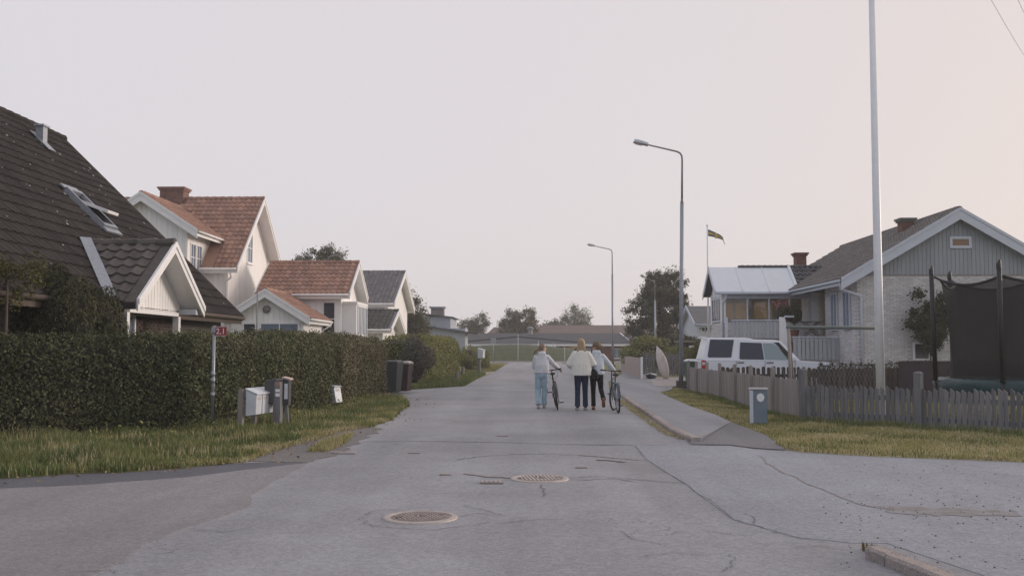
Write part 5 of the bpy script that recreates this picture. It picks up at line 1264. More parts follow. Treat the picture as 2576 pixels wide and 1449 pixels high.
# ------------------------------------------------------------------ timber swing frame with netting
sy = 26.2; s0, s1 = at(1983,823,sy), at(2210,822,sy)
SW = thing('swing_frame', 'grey timber A-frame with top beam and wire netting behind the fences', 'frame', (s0.x,sy,0))
MB().tube([(s0.x-.05,sy,s0.z),(s1.x+.05,sy,s1.z-.03)], .045, 8).build('beam', M('beam_green_grey', (.17,.20,.19)), SW, smooth=True)
for x in (s0.x, s1.x):
    for dx, dy in ((-.10,-.6),(.30,.6)): MB().tube([(x,sy,s0.z-.02),(x+dx,sy+dy,0)], .04, 8).build('leg', WOODW, SW, smooth=True)
m = MB()
for i in range(26):
    x0 = s0.x-.1+i*.095
    m.tube([(x0,sy+.62,.02),(x0+.45,sy+.62,1.15)], .0016, 3, cap=False).tube([(x0+.45,sy+.62,.02),(x0,sy+.62,1.15)], .0016, 3, cap=False)
m.build('wire_netting', STEEL, SW, kind='stuff')
MB().box(s0.x+1.1,s0.x+2.0,sy+.2,sy+.35,.30,.35).build('seat_board', WOODW, SW)
# ------------------------------------------------------------------ kayaks
def kayak(label, c, L, w_, h, mat, mat2, rot):
    T = thing('kayak', label, 'kayak', c, rot, 'kayaks by the driveway', local=True)
    for nm, mt, sg in (('hull', mat, -1), ('deck', mat2, 1)):
        m = MB(); n = 17; k = 9
        for i in range(n):
            t = -1+2*i/(n-1); ww = w_/2*max(.02,(1-abs(t)**2.2)); hh_ = h*.55*max(.05,(1-abs(t)**3)); lift = .10*abs(t)**3
            for j in range(k):
                p = math.pi*j/(k-1)
                m.v.append((ww*math.cos(p), t*L/2, sg*hh_*(math.sin(p))*(1 if sg < 0 else .55)+lift))
        for i in range(n-1):
            for j in range(k-1): m.f.append([i*k+j,(i+1)*k+j,(i+1)*k+j+1,i*k+j+1] if sg < 0 else [i*k+j,i*k+j+1,(i+1)*k+j+1,(i+1)*k+j])
        m.build(nm, mt, T, smooth=True)
    m = MB(); m.torus((0,-.1,h*.31), .30, .02, 24, 6, 'Z'); m.build('cockpit_rim', BLACKP, T, smooth=True)
    return T
ky = 47.5; kc = at(1667,917,ky)
kayak('upright white kayak leaning beside the grey picket fence', (kc.x,ky,kc.z-.0), 1.9, .52, .35, M('kayak_white', (.74,.66,.62), rough=.35), M('kayak_white_deck', (.66,.58,.55), rough=.35), (R(-80),R(-20),R(14)))
kb_ = gp(1641,956); kayak('small blue and white kayak lying on the driveway', (kb_.x,kb_.y+.4,.23), 1.7, .55, .36, M('kayak_blue', (.05,.09,.15), rough=.35), M('kayak_pale', (.62,.62,.62), rough=.35), (0,0,R(-12)))
# ------------------------------------------------------------------ parked car (nose to +X, right side to the camera)
CAR = thing('parked_car', 'white boxy off-road car parked on the driveway behind the dark fence', 'car', (5.95,35.2,0), (0,0,R(-1.5)), local=True)
CW = M('car_white', (.72,.76,.83), var=.03, rough=.25, spec=.5); CG = glassy('car_glass', (.022,.032,.055), .04); CGF = glassy('car_glass_light', (.24,.31,.34), .06); RUB = M('rubber', (.02,.02,.022), rough=.7)
W2 = .95; yc_ = W2     # body from y=0 (near side) to y=2*W2
low = [(.0,.52),(.02,1.06),(.10,1.12),(3.15,1.10),(3.45,1.08),(4.55,1.00),(4.74,.92),(4.80,.62),(4.72,.38),(4.25,.34)]
def arch(xc, r=.44): return [(xc+r*math.cos(t), .36+r*math.sin(t)) for t in np.linspace(.05, math.pi-.05, 9)]
low += arch(3.92)+[(3.3,.34),(1.5,.34)]+arch(.98)+[(.40,.36)]
MB().prism([(x,0,z) for x, z in low], (0,2*W2,0)).build('body', CW, CAR, bevel=.035)
cab = [(.03,1.09),(.22,1.86),(.30,1.885),(1.50,1.885),(1.72,1.86),(1.85,1.825),(2.60,1.80),(2.78,1.76),(3.42,1.08)]
m = MB(); n = len(cab); zr_ = 1.09
for y0, sg in ((.015,1),(2*W2-.015,-1)):
    for x, z in cab: m.v.append((x, y0+sg*.17*max(0,(z-zr_)/.8)**1.2, z))
m.f.append(list(range(n))); m.f.append([n+i for i in range(n)][::-1])
for i in range(n): j = (i+1) % n; m.f.append([j,i,n+i,n+j])
m.build('cabin', CW, CAR, bevel=.04)
yw = lambda z: .015+.17*max(0,(z-zr_)/.8)**1.2
def side_panel(nm, pts, mat, off=.006, t=.008):
    m = MB(); k = len(pts)
    for d in (0, t):
        for x, z in pts: m.v.append((x, yw(z)-off-d, z))
    m.f.append([k+i for i in range(k)]); m.f.append(list(range(k))[::-1])
    for i in range(k): j = (i+1) % k; m.f.append([i,j,k+j,k+i][::-1])
    return m.build(nm, mat, CAR)
side_panel('side_window', [(.20,1.24),(.24,1.20),(1.02,1.20),(1.14,1.80),(1.13,1.815),(.34,1.825),(.31,1.81)][::1], CG)
side_panel('side_window', [(1.30,1.16),(1.34,1.13),(2.16,1.12),(2.10,1.70),(1.36,1.725)], CG)
side_panel('side_window', [(2.20,1.12),(2.98,1.11),(2.92,1.22),(2.62,1.60),(2.48,1.69),(2.14,1.70)], CGF)
side_panel('pillar_trim', [(2.98,1.11),(3.25,1.12),(2.70,1.72),(2.52,1.72),(2.66,1.60)], RUB, .004)
for x0 in (1.18,2.18,3.22): MB().box(x0,x0+.012,-.004,.02,.40,1.09).build('door_seam', RUB, CAR)
MB().box(.12,3.3,-.0035,.02,1.075,1.085).build('waist_seam', TRIM_G, CAR)
for x0 in (1.22,2.24): MB().rbox((x0+.12,-.012,1.015),(.24,.03,.035)).build('door_handle', RUB, CAR, bevel=.008)
MB().box(-.015,.14,-.006,.12,.78,1.10).build('tail_light', M('tail_red', (.42,.03,.04), rough=.25), CAR, bevel=.02)
MB().box(.0,.10,-.012,-.0055,.93,1.03).build('tail_light_lens', M('tail_white', (.7,.66,.66), rough=.25), CAR, bevel=.012)
MB().box(-.10,.02,.05,2*W2-.05,.42,.66).build('rear_bumper', DARKG, CAR, bevel=.03)
MB().prism([(.20,.25,1.90),(.06,.25,1.87),(.06,.25,1.90),(.2,.25,1.925)], (0,1.4,0)).build('roof_spoiler', CW, CAR, bevel=.01)
MB().box(3.06,3.22,-.20,-.02,1.06,1.24).build('mirror', CW, CAR, bevel=.04)
MB().box(4.72,4.80,.12,.5,.72,.88).build('headlight', GLASS_B, CAR); MB().box(4.72,4.80,1.4,1.78,.72,.88).build('headlight', GLASS_B, CAR)
MB().box(-.012,.01,.6,1.3,.70,.82).build('number_plate', PAINT_W, CAR)
for xc in (.98,3.92):
    for yy in (.12, 2*W2-.12):
        wl_ = MB().torus((xc,yy,.36), .28, .085, 28, 10, 'Y').build('wheel', RUB, CAR, smooth=True)
        r_ = MB().lathe([(.20,-.07),(.21,-.05),(.05,-.04),(.05,.05),(.2,.06)], (xc,yy,.36), 20, 'Y'); r_.build('rim', STEEL, wl_)
# ------------------------------------------------------------------ people
SKIN = M('skin', (.50,.31,.24), var=.06, scale=9, rough=.55); HOOD = M('hoodie_grey', (.68,.685,.72), col2=(.55,.56,.60), scale=14, bump=.5, bscale=22, rough=.95, spec=.1)
HOOD2 = M('hoodie_blue_grey', (.62,.66,.72), col2=(.50,.55,.61), scale=14, bump=.5, bscale=22, rough=.95, spec=.1)
CREAM = M('jacket_cream', (.80,.785,.735), col2=(.68,.665,.62), scale=25, bump=.8, bscale=45, rough=.98, spec=.1)
JEANL = M('jeans_light', (.30,.43,.53), col2=(.44,.56,.64), scale=7, bump=.4, bscale=25, rough=.9, spec=.1); JEAND = M('jeans_navy', (.018,.028,.062), col2=(.03,.042,.085), scale=8, bump=.4, bscale=25, rough=.9, spec=.1)
BLK = M('trousers_black', (.012,.012,.014), col2=(.02,.02,.022), scale=8, bump=.4, bscale=25, rough=.9, spec=.1)
BLOND = M('hair_blond', (.42,.31,.19), col2=(.28,.20,.12), scale=60, stretch=(1,1,.15), rough=.6); DBLOND = M('hair_dark_blond', (.25,.175,.105), col2=(.16,.11,.07), scale=60, stretch=(1,1,.15), rough=.6)
BROWN = M('hair_brown', (.21,.14,.085), col2=(.12,.08,.05), scale=45, rough=.65, bump=.8, bscale=50); SHOE = M('shoe_grey', (.30,.28,.27), scale=9); SHOEK = M('shoe_black', (.03,.03,.035), scale=9); SOLE = M('sole_white', (.62,.58,.56)); SOLEB = M('sole_brown', (.22,.10,.065))
def person(label, loc, rz, sc, P):
    """local frame: +Y is ahead (away from the camera); z up; metres for a 1.70 m figure, scaled by sc"""
    T = thing('person', label, 'person', loc, (0,0,rz), local=True); T.scale = (sc,sc,sc)
    hip = Vector(P.get('hip',(0,0,.93))); sh = Vector(P.get('sh',(0,.02,1.39))); nk = sh+Vector((0,.02,.07)); hd = Vector(P['head']); yaw = P['yaw']
    Rz = Matrix.Rotation(yaw,3,'Z'); RM = ['remesh', .013]
    b = MB()
    b.tube([hip-Vector((0,0,.10)), hip, hip+Vector((0,0,.18)), sh-Vector((0,0,.16)), sh, nk], [(.10,.08),(.15,.10),(.12,.085),(.15,.10),(.13,.08),(.05,.05)], 14, ref=(1,0,0))
    b.tube([nk-Vector((0,0,.05)), nk+Vector((0,.01,.05)), hd-Vector((0,0,.05))], [.052,.048,.055], 12)
    b.ball(hd, (.076,.096,.118), 16, 12, Rz)
    b.ball(hd+Rz@Vector((0,.055,-.055)), (.052,.048,.062), 12, 8, Rz)                      # jaw
    b.tube([hd+Rz@Vector((0,.085,.012)), hd+Rz@Vector((0,.118,-.022)), hd+Rz@Vector((0,.09,-.034))], [.009,.015,.010], 8)   # nose
    for s in (-1,1):
        b.ball(hd+Rz@Vector((s*.078,-.005,-.012)), (.014,.024,.032), 8, 6, Rz)              # ears
        k, a, f = [Vector(q) for q in P['leg'][0 if s < 0 else 1]]; h = hip+Vector((s*.085,0,-.04))
        b.tube([h,k,a], [.07,.05,.036], 10); b.tube([a, a+(f-a)*.5+Vector((0,0,-.01)), f], [.036,.038,.03], 8)
        e, w_ = [Vector(q) for q in P['arm'][0 if s < 0 else 1]]; so_ = sh+Vector((s*.155,0,-.02))
        b.tube([so_,e,w_], [.042,.034,.025], 10)
    body = b.build('body', SKIN, T, mods=(('remesh',.011),('smooth',2)))
    # hands: palm, four unequal curled fingers, thumb from the side of the palm
    for s in (-1,1):
        e, w_ = [Vector(q) for q in P['arm'][0 if s < 0 else 1]]; d = (w_-e).normalized()
        up = Vector(P.get('palm_up',(0,0,1))); sd_ = d.cross(up).normalized(); dn = sd_.cross(d)*-1
        if dn.z > 0: dn = -dn
        m = MB(); m.tube([w_-d*.01, w_+d*.04, w_+d*.085], [(.026,.016),(.038,.018),(.036,.016)], 10, ref=sd_)
        for i, L in enumerate((.062,.072,.066,.052)):
            o = w_+d*.08+sd_*((i-1.5)*.019)
            m.tube([o, o+d*L*.45+dn*.008, o+d*L*.65+dn*L*.45, o+d*L*.45+dn*L*.75], [.0085,.0085,.0078,.006], 7)
        o = w_+d*.03-sd_*(s*.032)
        m.tube([o, o+d*.03-sd_*(s*.02)+dn*.012, o+d*.05-sd_*(s*.012)+dn*.035], [.011,.0095,.007], 7)
        m.build('hand', SKIN, body, smooth=True)
    # face marks
    for s in (-1,1): MB().ball(hd+Rz@Vector((s*.032,.085,.008)), (.012,.008,.007), 8, 6, Rz).build('eye', SHOEK, body)
    MB().ball(hd+Rz@Vector((0,.098,-.066)), (.022,.008,.006), 8, 6, Rz).build('mouth', M('lips', (.38,.16,.14)) if 'lips' not in bpy.data.materials else bpy.data.materials['lips'], body)
    # trousers
    t = MB(); lw = P.get('legw',(.095,.072,.064,.070))
    t.tube([hip+Vector((0,0,.12)), hip+Vector((0,-.005,.03)), hip-Vector((0,.012,.06)), hip-Vector((0,.005,.13))], [(.142,.102),(.165,.118),(.172,.125),(.12,.095)], 16, ref=(1,0,0))
    for s in (-1,1):
        k, a, f = [Vector(q) for q in P['leg'][0 if s < 0 else 1]]; h = hip+Vector((s*.085,-.005,-.06))
        an = a+(k-a).normalized()*.0
        t.tube([h, h.lerp(k,.5), k, k.lerp(an,.5), an], [lw[0],(lw[0]+lw[1])*.5,lw[1],lw[2],lw[3]], 12)
    t.build('trousers', P['tm'], T, mods=(('remesh',.011),('smooth',3)))
    # shoes
    for s in (-1,1):
        k, a, f = [Vector(q) for q in P['leg'][0 if s < 0 else 1]]; v = (f-a); v = v.normalized()
        fl = Vector((v.x,v.y,v.z)); heel = a-fl*.055; dnv = (Vector((0,0,-1))-fl*(-fl.z)).normalized()
        m = MB(); base = .045
        m.tube([heel+dnv*.03, a+dnv*.03+fl*.02, a+fl*.11+dnv*.045, f+fl*.03+dnv*.04], [(.034,.038),(.042,.045),(.044,.032),(.03,.02)], 10, ref=(1,0,0))
        m.build('shoe', P['shoe'], T, smooth=True)
        q = MB(); q.tube([heel+dnv*.068, a+dnv*.07+fl*.04, a+fl*.12+dnv*.073, f+fl*.03+dnv*.062], [(.036,.014),(.042,.013),(.046,.013),(.032,.012)], 10, ref=(1,0,0))
        q.build('sole', P['sole'], T, smooth=True)
    # upper garment
    g = MB(); hem = P['hem']; tw = P['top']
    g.tube([Vector((hip.x,hip.y-.01,hem)), Vector((hip.x,hip.y-.01,hem+.06)), Vector((hip.x*.5+sh.x*.5,hip.y-.01,hem*.5+sh.z*.5-.03)), sh-Vector((0,0,.13)), sh-Vector((0,0,.02)), nk+Vector((0,0,-.01))], tw, 18, ref=(1,0,0))
    aw = P.get('armw',(.072,.064,.050))
    for s in (-1,1):
        e, w_ = [Vector(q) for q in P['arm'][0 if s < 0 else 1]]; so_ = sh+Vector((s*.145,0,-.045)); d = (w_-e)
        m_ = so_.lerp(e,.5)+Vector((s*.006,0,0)); ws = e+d*P.get('sleeve',.93)
        g.tube([so_-Vector((s*.05,0,0)), so_, m_, e, e.lerp(ws,.6), ws], [aw[0]*.95,aw[0]*1.05,aw[0]*.95,aw[1],aw[1]*.95,aw[2]], 12)
    if P['kind'] == 'hoodie':
        g.ball(nk+Vector((0,-.075,-.035)), (.115,.062,.085), 14, 10); g.ball(nk+Vector((0,-.095,-.10)), (.07,.045,.075), 12, 8)
        g.torus(nk+Vector((0,-.01,.015)), .075, .03, 20, 8, 'Z')
    else:
        g.tube([nk+Vector((0,0,-.035)), nk+Vector((0,0,.02)), nk+Vector((0,-.005,.045))], [(.10,.085),(.085,.075),(.088,.078)], 16, ref=(1,0,0))
    g.build(P['kind'], P['gm'], T, mods=(('remesh',.012),('smooth',2)))
    if P['kind'] == 'hoodie':
        MB().tube([Vector((hip.x,hip.y-.01,hem-.015)), Vector((hip.x,hip.y-.01,hem+.05))], [(tw[0][0]*.97,tw[0][1]*.97)]*2, 20, ref=(1,0,0)).build('waistband', P['gm'], T, smooth=True)
    # hair
    h = MB(); P['hair'](h, hd, Rz, nk)
    h.build('hair', P['hm'], T, mods=(('remesh',.009),('smooth',1)))
    return T, body
def hair_pony(h, hd, Rz, nk):
    h.ball(hd+Rz@Vector((0,-.016,.022)), (.088,.102,.112), 16, 12, Rz)
    h.ball(hd+Rz@Vector((0,-.055,-.03)), (.075,.058,.085), 12, 10, Rz)
    a = hd+Rz@Vector((0,-.10,-.02)); h.ball(a, .032, 10, 8)
    h.tube([a, a+Vector((-.07,-.04,-.02)), a+Vector((-.12,-.05,-.075)), a+Vector((-.145,-.05,-.14))], [.026,.036,.030,.010], 10)
def hair_long(h, hd, Rz, nk):
    h.ball(hd+Vector((0,-.014,.02)), (.092,.104,.118), 16, 12)
    h.tube([hd+Vector((0,-.03,.03)), hd+Vector((0,-.045,-.08)), hd+Vector((0,-.05,-.19)), hd+Vector((.005,-.06,-.27))], [(.088,.085),(.098,.075),(.095,.058),(.078,.035)], 16, ref=(1,0,0))
    for k in range(16):
        a = -.09+.012*k; h.tube([hd+Vector((a,-.08,-.10)), hd+Vector((a*1.05,-.10,-.2)), hd+Vector((a*.95+rng.uniform(-.02,.02),-.095,-.29-rng.uniform(0,.035)))], [.02,.016,.006], 6)
def hair_bun(h, hd, Rz, nk):
    h.ball(hd+Rz@Vector((0,-.012,.03)), (.092,.106,.108), 16, 12, Rz)
    h.ball(hd+Rz@Vector((0,-.06,-.02)), (.075,.055,.08), 12, 10, Rz)
    b = hd+Vector((.115,-.07,.005))
    for k in range(60):
        d = Vector((rng.gauss(0,1),rng.gauss(0,1),rng.gauss(0,1))).normalized(); h.ball(b+d*rng.uniform(.02,.062), rng.uniform(.012,.024), 7, 5)
    for k in range(70):
        d = Vector((rng.gauss(0,1),rng.gauss(0,1),abs(rng.gauss(0,1)))).normalized(); h.ball(hd+Rz@Vector((d.x*.092,d.y*.106-.012,d.z*.108+.03)), rng.uniform(.010,.020), 6, 5)
l1 = gp(1363,1027); l2 = gp(1463,1032); l3 = gp(1501,1031)
HT = [(.205,.135),(.20,.132),(.195,.13),(.20,.13),(.165,.105),(.085,.08)]
P1, B1 = person('person in grey hoodie and light blue jeans wheeling the left bicycle', (l1.x,l1.y,0), R(0), .955, dict(head=(.02,.05,1.575), yaw=R(-62),
    leg=(((-.10,.05,.50),(-.085,-.10,.10),(-.09,.02,.045)), ((.085,.07,.50),(.06,.12,.09),(.065,.25,.035))), arm=(((-.20,.09,1.12),(-.12,.27,.99)), ((.30,.10,1.17),(.465,.30,1.035))),
    hem=.93, top=HT, gm=HOOD, tm=JEANL, kind='hoodie', shoe=SHOE, sole=SOLE, hm=DBLOND, hair=hair_pony, legw=(.098,.080,.074,.080), armw=(.076,.068,.05)))
P2, B2 = person('person in cream boxy jacket with long blond hair, in the middle', (l2.x,l2.y,0), R(0), 1.02, dict(head=(.0,.045,1.585), yaw=R(0),
    leg=(((-.09,.05,.50),(-.095,.02,.09),(-.10,.16,.035)), ((.09,.08,.50),(.10,.12,.09),(.105,.26,.035))), arm=(((-.29,.02,1.10),(-.20,.22,1.02)), ((.29,.02,1.10),(.20,.23,1.03))),
    hem=.83, top=[(.27,.165),(.262,.162),(.235,.15),(.215,.142),(.18,.115),(.09,.085)], gm=CREAM, tm=JEAND, kind='jacket', shoe=SHOEK, sole=SOLE, hm=BLOND, hair=hair_long, legw=(.095,.068,.062,.068), armw=(.088,.085,.07), sleeve=.7))
P3, B3 = person('person in blue-grey hoodie and black trousers wheeling the right bicycle', (l3.x,l3.y,0), R(0), .975, dict(head=(.0,.05,1.575), yaw=R(55),
    leg=(((-.08,.06,.50),(-.075,.06,.09),(-.08,.20,.035)), ((.11,.0,.52),(.155,-.30,.27),(.165,-.24,.14))), arm=(((-.21,.08,1.12),(-.12,.26,1.0)), ((.32,.10,1.15),(.475,.22,.965))),
    hem=.90, top=HT, gm=HOOD2, tm=BLK, kind='hoodie', shoe=M('shoe_brown', (.26,.14,.10)), sole=SOLEB, hm=BROWN, hair=hair_bun, legw=(.092,.064,.056,.062), armw=(.078,.070,.052)))
# shoulder bag of the middle person
bx_, by_ = l2.x+.30, l2.y-.02
BG = thing('shoulder_bag', 'black shoulder bag hanging between the middle and right walkers', 'bag', (bx_,by_,0))
MB().ball((bx_,by_,.86), (.11,.10,.15), 14, 10).ball((bx_+.01,by_,.80), (.12,.10,.09), 14, 8).build('bag', BLK, BG, mods=(('remesh',.015),('smooth',2)))
MB().tube([(bx_-.02,by_,.95),(bx_-.01,by_,1.12),(bx_-.10,by_+.02,1.38),(bx_-.16,by_+.05,1.45)], .011, 6).build('strap', BLK, BG, smooth=True)
# ------------------------------------------------------------------ bicycles
def bicycle(label, loc, rz, lean, steer, fm, rack, col2):
    T = thing('bicycle', label, 'bicycle', loc, (0,lean,rz), 'bicycles pushed by the walkers', local=True)
    WR = .345; WB = 1.06; CHR = STEEL
    def wheel(y, M4):
        m = MB(); m.torus((0,y,WR), WR-.022, .022, 40, 10, 'X'); w_ = m.xf(M4).build('wheel', RUB, T, smooth=True)
        MB().torus((0,y,WR), WR-.05, .011, 36, 6, 'X').xf(M4).build('rim', CHR, w_, smooth=True)
        s = MB()
        for k in range(20):
            a = 2*math.pi*k/20; s.tube([(.025 if k % 2 else -.025,y,WR),(0,y+(WR-.05)*math.cos(a),WR+(WR-.05)*math.sin(a))], .0022, 4, cap=False)
        s.lathe([(.02,-.04),(.02,.04)], (0,y,WR), 10, 'X'); s.build('spokes', CHR, w_, kind='stuff')
    I = Matrix.Identity(4); hx = Vector((0,.86,.62)); stm = Vector((0,.80,.93))
    ax_ = (stm-hx).normalized(); ST = Matrix.Translation(hx) @ Matrix.Rotation(steer,4,ax_) @ Matrix.Translation(-hx)
    wheel(0, I); wheel(WB, ST)
    bb = Vector((0,.44,.29)); seat_t = Vector((0,.26,.66)); h0 = Vector((0,.835,.72)); h1 = Vector((0,.87,.58)); ra = Vector((0,0,WR))
    f = MB(); f.tube([bb,seat_t],.017,8).tube([seat_t,h0],.017,8).tube([bb,h1],.021,8).tube([h0+(h0-h1)*.2,h1-(h0-h1)*.2],.021,8)
    for s in (-1,1): f.tube([bb+Vector((s*.02,0,0)),ra+Vector((s*.06,0,0))],.011,6).tube([seat_t+Vector((s*.02,0,-.03)),ra+Vector((s*.06,0,0))],.010,6)
    f.build('frame', fm, T, smooth=True)
    k = MB()
    for s in (-1,1): k.tube([h1+Vector((s*.03,.012,-.03)), Vector((s*.055,.98,.46)), Vector((s*.055,WB,WR))], [.014,.013,.010], 8)
    k.tube([h1+Vector((-.04,.01,-.03)),h1+Vector((.04,.01,-.03))], .016, 8); k.xf(ST).build('fork', fm, T, smooth=True)
    hb = MB(); top = stm; hb.tube([h0, top, top+Vector((0,.05,.03))], [.015,.014,.014], 8)
    hb.tube([top+Vector((-.25,-.07,.05)), top+Vector((-.13,.02,.04)), top+Vector((0,.05,.03)), top+Vector((.13,.02,.04)), top+Vector((.25,-.07,.05))], .012, 8)
    hbo = hb.xf(ST).build('handlebar', BLACKP, T, smooth=True)
    for s in (-1,1):
        MB().tube([top+Vector((s*.17,-.01,.045)), top+Vector((s*.26,-.075,.05))], .017, 8).xf(ST).build('grip', BLACKP, hbo, smooth=True)
        MB().tube([top+Vector((s*.14,.03,.035)), top+Vector((s*.22,.02,.02))], .007, 6).xf(ST).build('brake_lever', BLACKP, hbo)
    sp_ = seat_t+Vector((0,-.075,.20)); MB().tube([seat_t, sp_], .013, 8).build('seat_post', BLACKP, T, smooth=True)
    sd2 = MB(); sd2.tube([sp_+Vector((0,-.13,.025)), sp_+Vector((0,-.07,.035)), sp_+Vector((0,.02,.03)), sp_+Vector((0,.14,.025))], [(.07,.025),(.078,.03),(.04,.025),(.015,.014)], 12, ref=(1,0,0)); sd2.build('saddle', BLACKP, T, smooth=True)
    cr = MB(); cr.lathe([(.09,-.004),(.09,.004)], tuple(bb+Vector((.055,0,0))), 24, 'X'); ca = R(-62)
    for s in (-1,1):
        e = bb+Vector((s*.075, s*.17*math.cos(ca), s*.17*math.sin(ca)))
        cr.tube([bb+Vector((s*.06,0,0)), e], .010, 6)
        pd = MB(); pd.box(e.x+s*.01 if s > 0 else e.x-.11, e.x+.11 if s > 0 else e.x-.01, e.y-.045, e.y+.045, e.z-.012, e.z+.012); pd.build('pedal', BLACKP, T)
    cr.build('crankset', STEEL_D, T)
    mg = MB(); n = 14
    for i in range(n+1):
        a = R(-10)+R(190)*i/n*.75+R(35)
        for s in (-1,1): mg.v.append((s*.03, -(WR+.025)*math.cos(a+R(-20)), WR+(WR+.025)*math.sin(a+R(-20))))
    for i in range(n): mg.f.append([2*i,2*i+1,2*i+3,2*i+2])
    mg.build('mudguard', fm, T, smooth=True)
    if rack:
        r_ = MB()
        for s in (-1,1): r_.tube([(s*.055,.12,.72),(s*.06,-.28,.71)], .006, 6).tube([(s*.06,-.1,.71),(s*.065,0,WR)], .005, 6)
        for y in (-.26,-.12,.02): r_.tube([(-.06,y,.712),(.06,y,.712)], .005, 6)
        r_.build('rack', STEEL, T); MB().box(-.03,.03,-.31,-.285,.50,.56).build('rear_reflector', M('reflector_red', (.5,.03,.03), rough=.3), T)
    else:
        MB().tube([(0,.60,.35),(0,.72,.50)], .035, 10).build('bottle', STEEL, T, smooth=True)
        MB().torus((.02,.86,.86), .12, .004, 20, 5, 'Y').xf(ST).build('brake_cable', BLACKP, T)
    return T
c1 = gp(1403,1031); c2 = gp(1555.6,1039)
bicycle('dark bicycle on the left, leaning, seen from behind', (c1.x,c1.y,0), R(0), R(-8), R(-9), M('bike_dark', (.03,.035,.045), rough=.35), False, None)
bicycle('blue bicycle on the right with rear rack and red reflector', (c2.x,c2.y,0), R(3), R(-3), R(-26), M('bike_blue', (.045,.085,.125), rough=.35), True, None)
# ------------------------------------------------------------------ plants on the right
q = at(2335,812,37.6)
bush('wall_climber', 'dark leafy climber against the white brick gable', (q.x,37.4), (.75,.42,1.0), M('leaf_climber', (.035,.045,.018), col2=(.05,.055,.02), scale=2, isl=.5, trans=.15), n=1, leaf=.1, stems=0, core=False, seed=21)
ob = [o for o in C.objects if o.name.startswith('wall_climber')][0]
Pn = []
for k_ in range(46):
    u_ = rng.random(); px = 2338+rng.gauss(0,22); py = 755+u_*130+rng.gauss(0,8)
    if abs(px-2335) > 22+34*math.sin(math.pi*min(1,u_*1.1+.12)): continue
    c = at(px,py,37.6-rng.uniform(0,.25)); d = nr.normal(0,1,(190,3)); r_ = rng.uniform(.14,.26)
    Pn.append(np.array(c)+d*np.array([r_,.14,r_*.9])*.62)
Pn = np.concatenate(Pn); quads('leaf_mass', leaves(Pn, np.tile([0,-.6,.4],(len(Pn),1)), .12, spread=.7), bpy.data.materials['leaf_climber'], ob, 'stuff')
MB().tube([(q.x,37.7,0),(q.x+.1,37.7,1.2),(q.x,37.65,2.6)], [.04,.03,.015], 6).build('stem', BARK, ob)
for i, (px, py, yy, mt, lb) in enumerate(((1972,788,42.4,LEAF_TD,'potted plant with reddish tips at the sunroom window, left one'),(1998,790,42.0,LEAF_DK,'dark potted plant at the sunroom window, right one'))):
    c = at(px,py,yy); T = thing('potted_plant', lb, 'plant', (c.x,yy,FZ), group='plants on the deck')
    d = nr.normal(0,1,(2200,3)); d /= np.linalg.norm(d,axis=1,keepdims=True)
    pts = np.array(c)+d*(1-np.abs(nr.normal(0,.3,2200)))[:,None]*np.array([.32,.3,.42]); quads('foliage', leaves(pts, d, .09), mt, T, 'stuff')
    MB().lathe([(.14,FZ),(.20,FZ+.32),(.21,FZ+.33),(.05,FZ+.33)], (c.x,yy,0), 16).build('pot', BRICK_R, T)
    MB().tube([(c.x,yy,FZ+.3),tuple(c)], .02, 6).build('stem', BARK, T)
    if i == 0:
        e = nr.normal(0,1,(160,3))*np.array([.22,.15,.12])+np.array(c)+np.array([-.1,0,.35]); quads('blossom', leaves(e, np.tile([0,-1,.5],(160,1)), .09), M('blossom_red', (.30,.10,.10)), T, 'stuff')
bush('yellow_shrub', 'yellow-green shrub behind the pale boarded fence', (7.4,61), (2.3,1.5,1.22), LEAF_YG, n=12000, leaf=.13, seed=41)
bush('yellow_shrub', 'yellowish shrub between the lamp post and the car rear', (9.0,53.5), (1.1,.9,.95), M('leaf_yellow', (.17,.15,.04), col2=(.11,.11,.035), scale=1, isl=.5, trans=.2), n=6000, leaf=.11, seed=42)
bush('clipped_shrub', 'small clipped tan shrub behind the far grey pickets', (7.6,57.3), (1.1,.8,.78), M('leaf_tan', (.17,.145,.075), col2=(.12,.11,.05), scale=1, isl=.4), n=5000, leaf=.1, seed=43)
bush('dark_shrub', 'dark shrub below the white house beyond the big tree', (9.6,66), (2.0,1.2,1.45), LEAF_TD, n=8000, leaf=.15, seed=44)
# ------------------------------------------------------------------ trees
tree('big_tree', 'big dark tree behind the street lamp on the right', (10.55,82), 8.2, [(.1,0,5.3,2.1,2.0,1.9),(.5,0,6.5,1.8,1.6,1.55),(-1.7,0,4.3,1.2,1.2,1.2),(2.0,0,4.4,1.1,1.2,1.9),(-1.0,0,3.0,1.7,1.2,1.1),(1.3,0,3.0,1.3,1.2,1.2),(-.4,0,6.6,1.2,1,.9)], LEAF_TD, n=36000, leaf=.17, seed=51, trunk=.22, clumps=210, wisp=.13, mat2=LEAF_TR)
tree('roadside_tree', 'round-crowned tree peeping over the red annex roof', (-17.8,82), 9.5, [(-.3,0,8.2,1.7,1.5,1.5),(1.0,0,8.9,1.05,1.0,1.0),(-1.3,0,8.0,1.2,1.1,1.1),(-2.6,0,7.2,.7,.7,.7)], LEAF_TF, n=14000, leaf=.18, seed=52, trunk=.2, clumps=90, wisp=.17, mat2=LEAF_TR)
tree('birch_tree', 'drooping green tree beside the white house with grey roof', (-9.1,73), 6, [(0,0,3.6,1.1,1.0,1.9),(.5,0,2.6,.9,.9,1.4),(-.4,0,4.6,.6,.6,.8)], LEAF_TF, n=12000, leaf=.16, seed=53, trunk=.14, clumps=90, wisp=.2, droop=1.4, mat2=LEAF_TR)
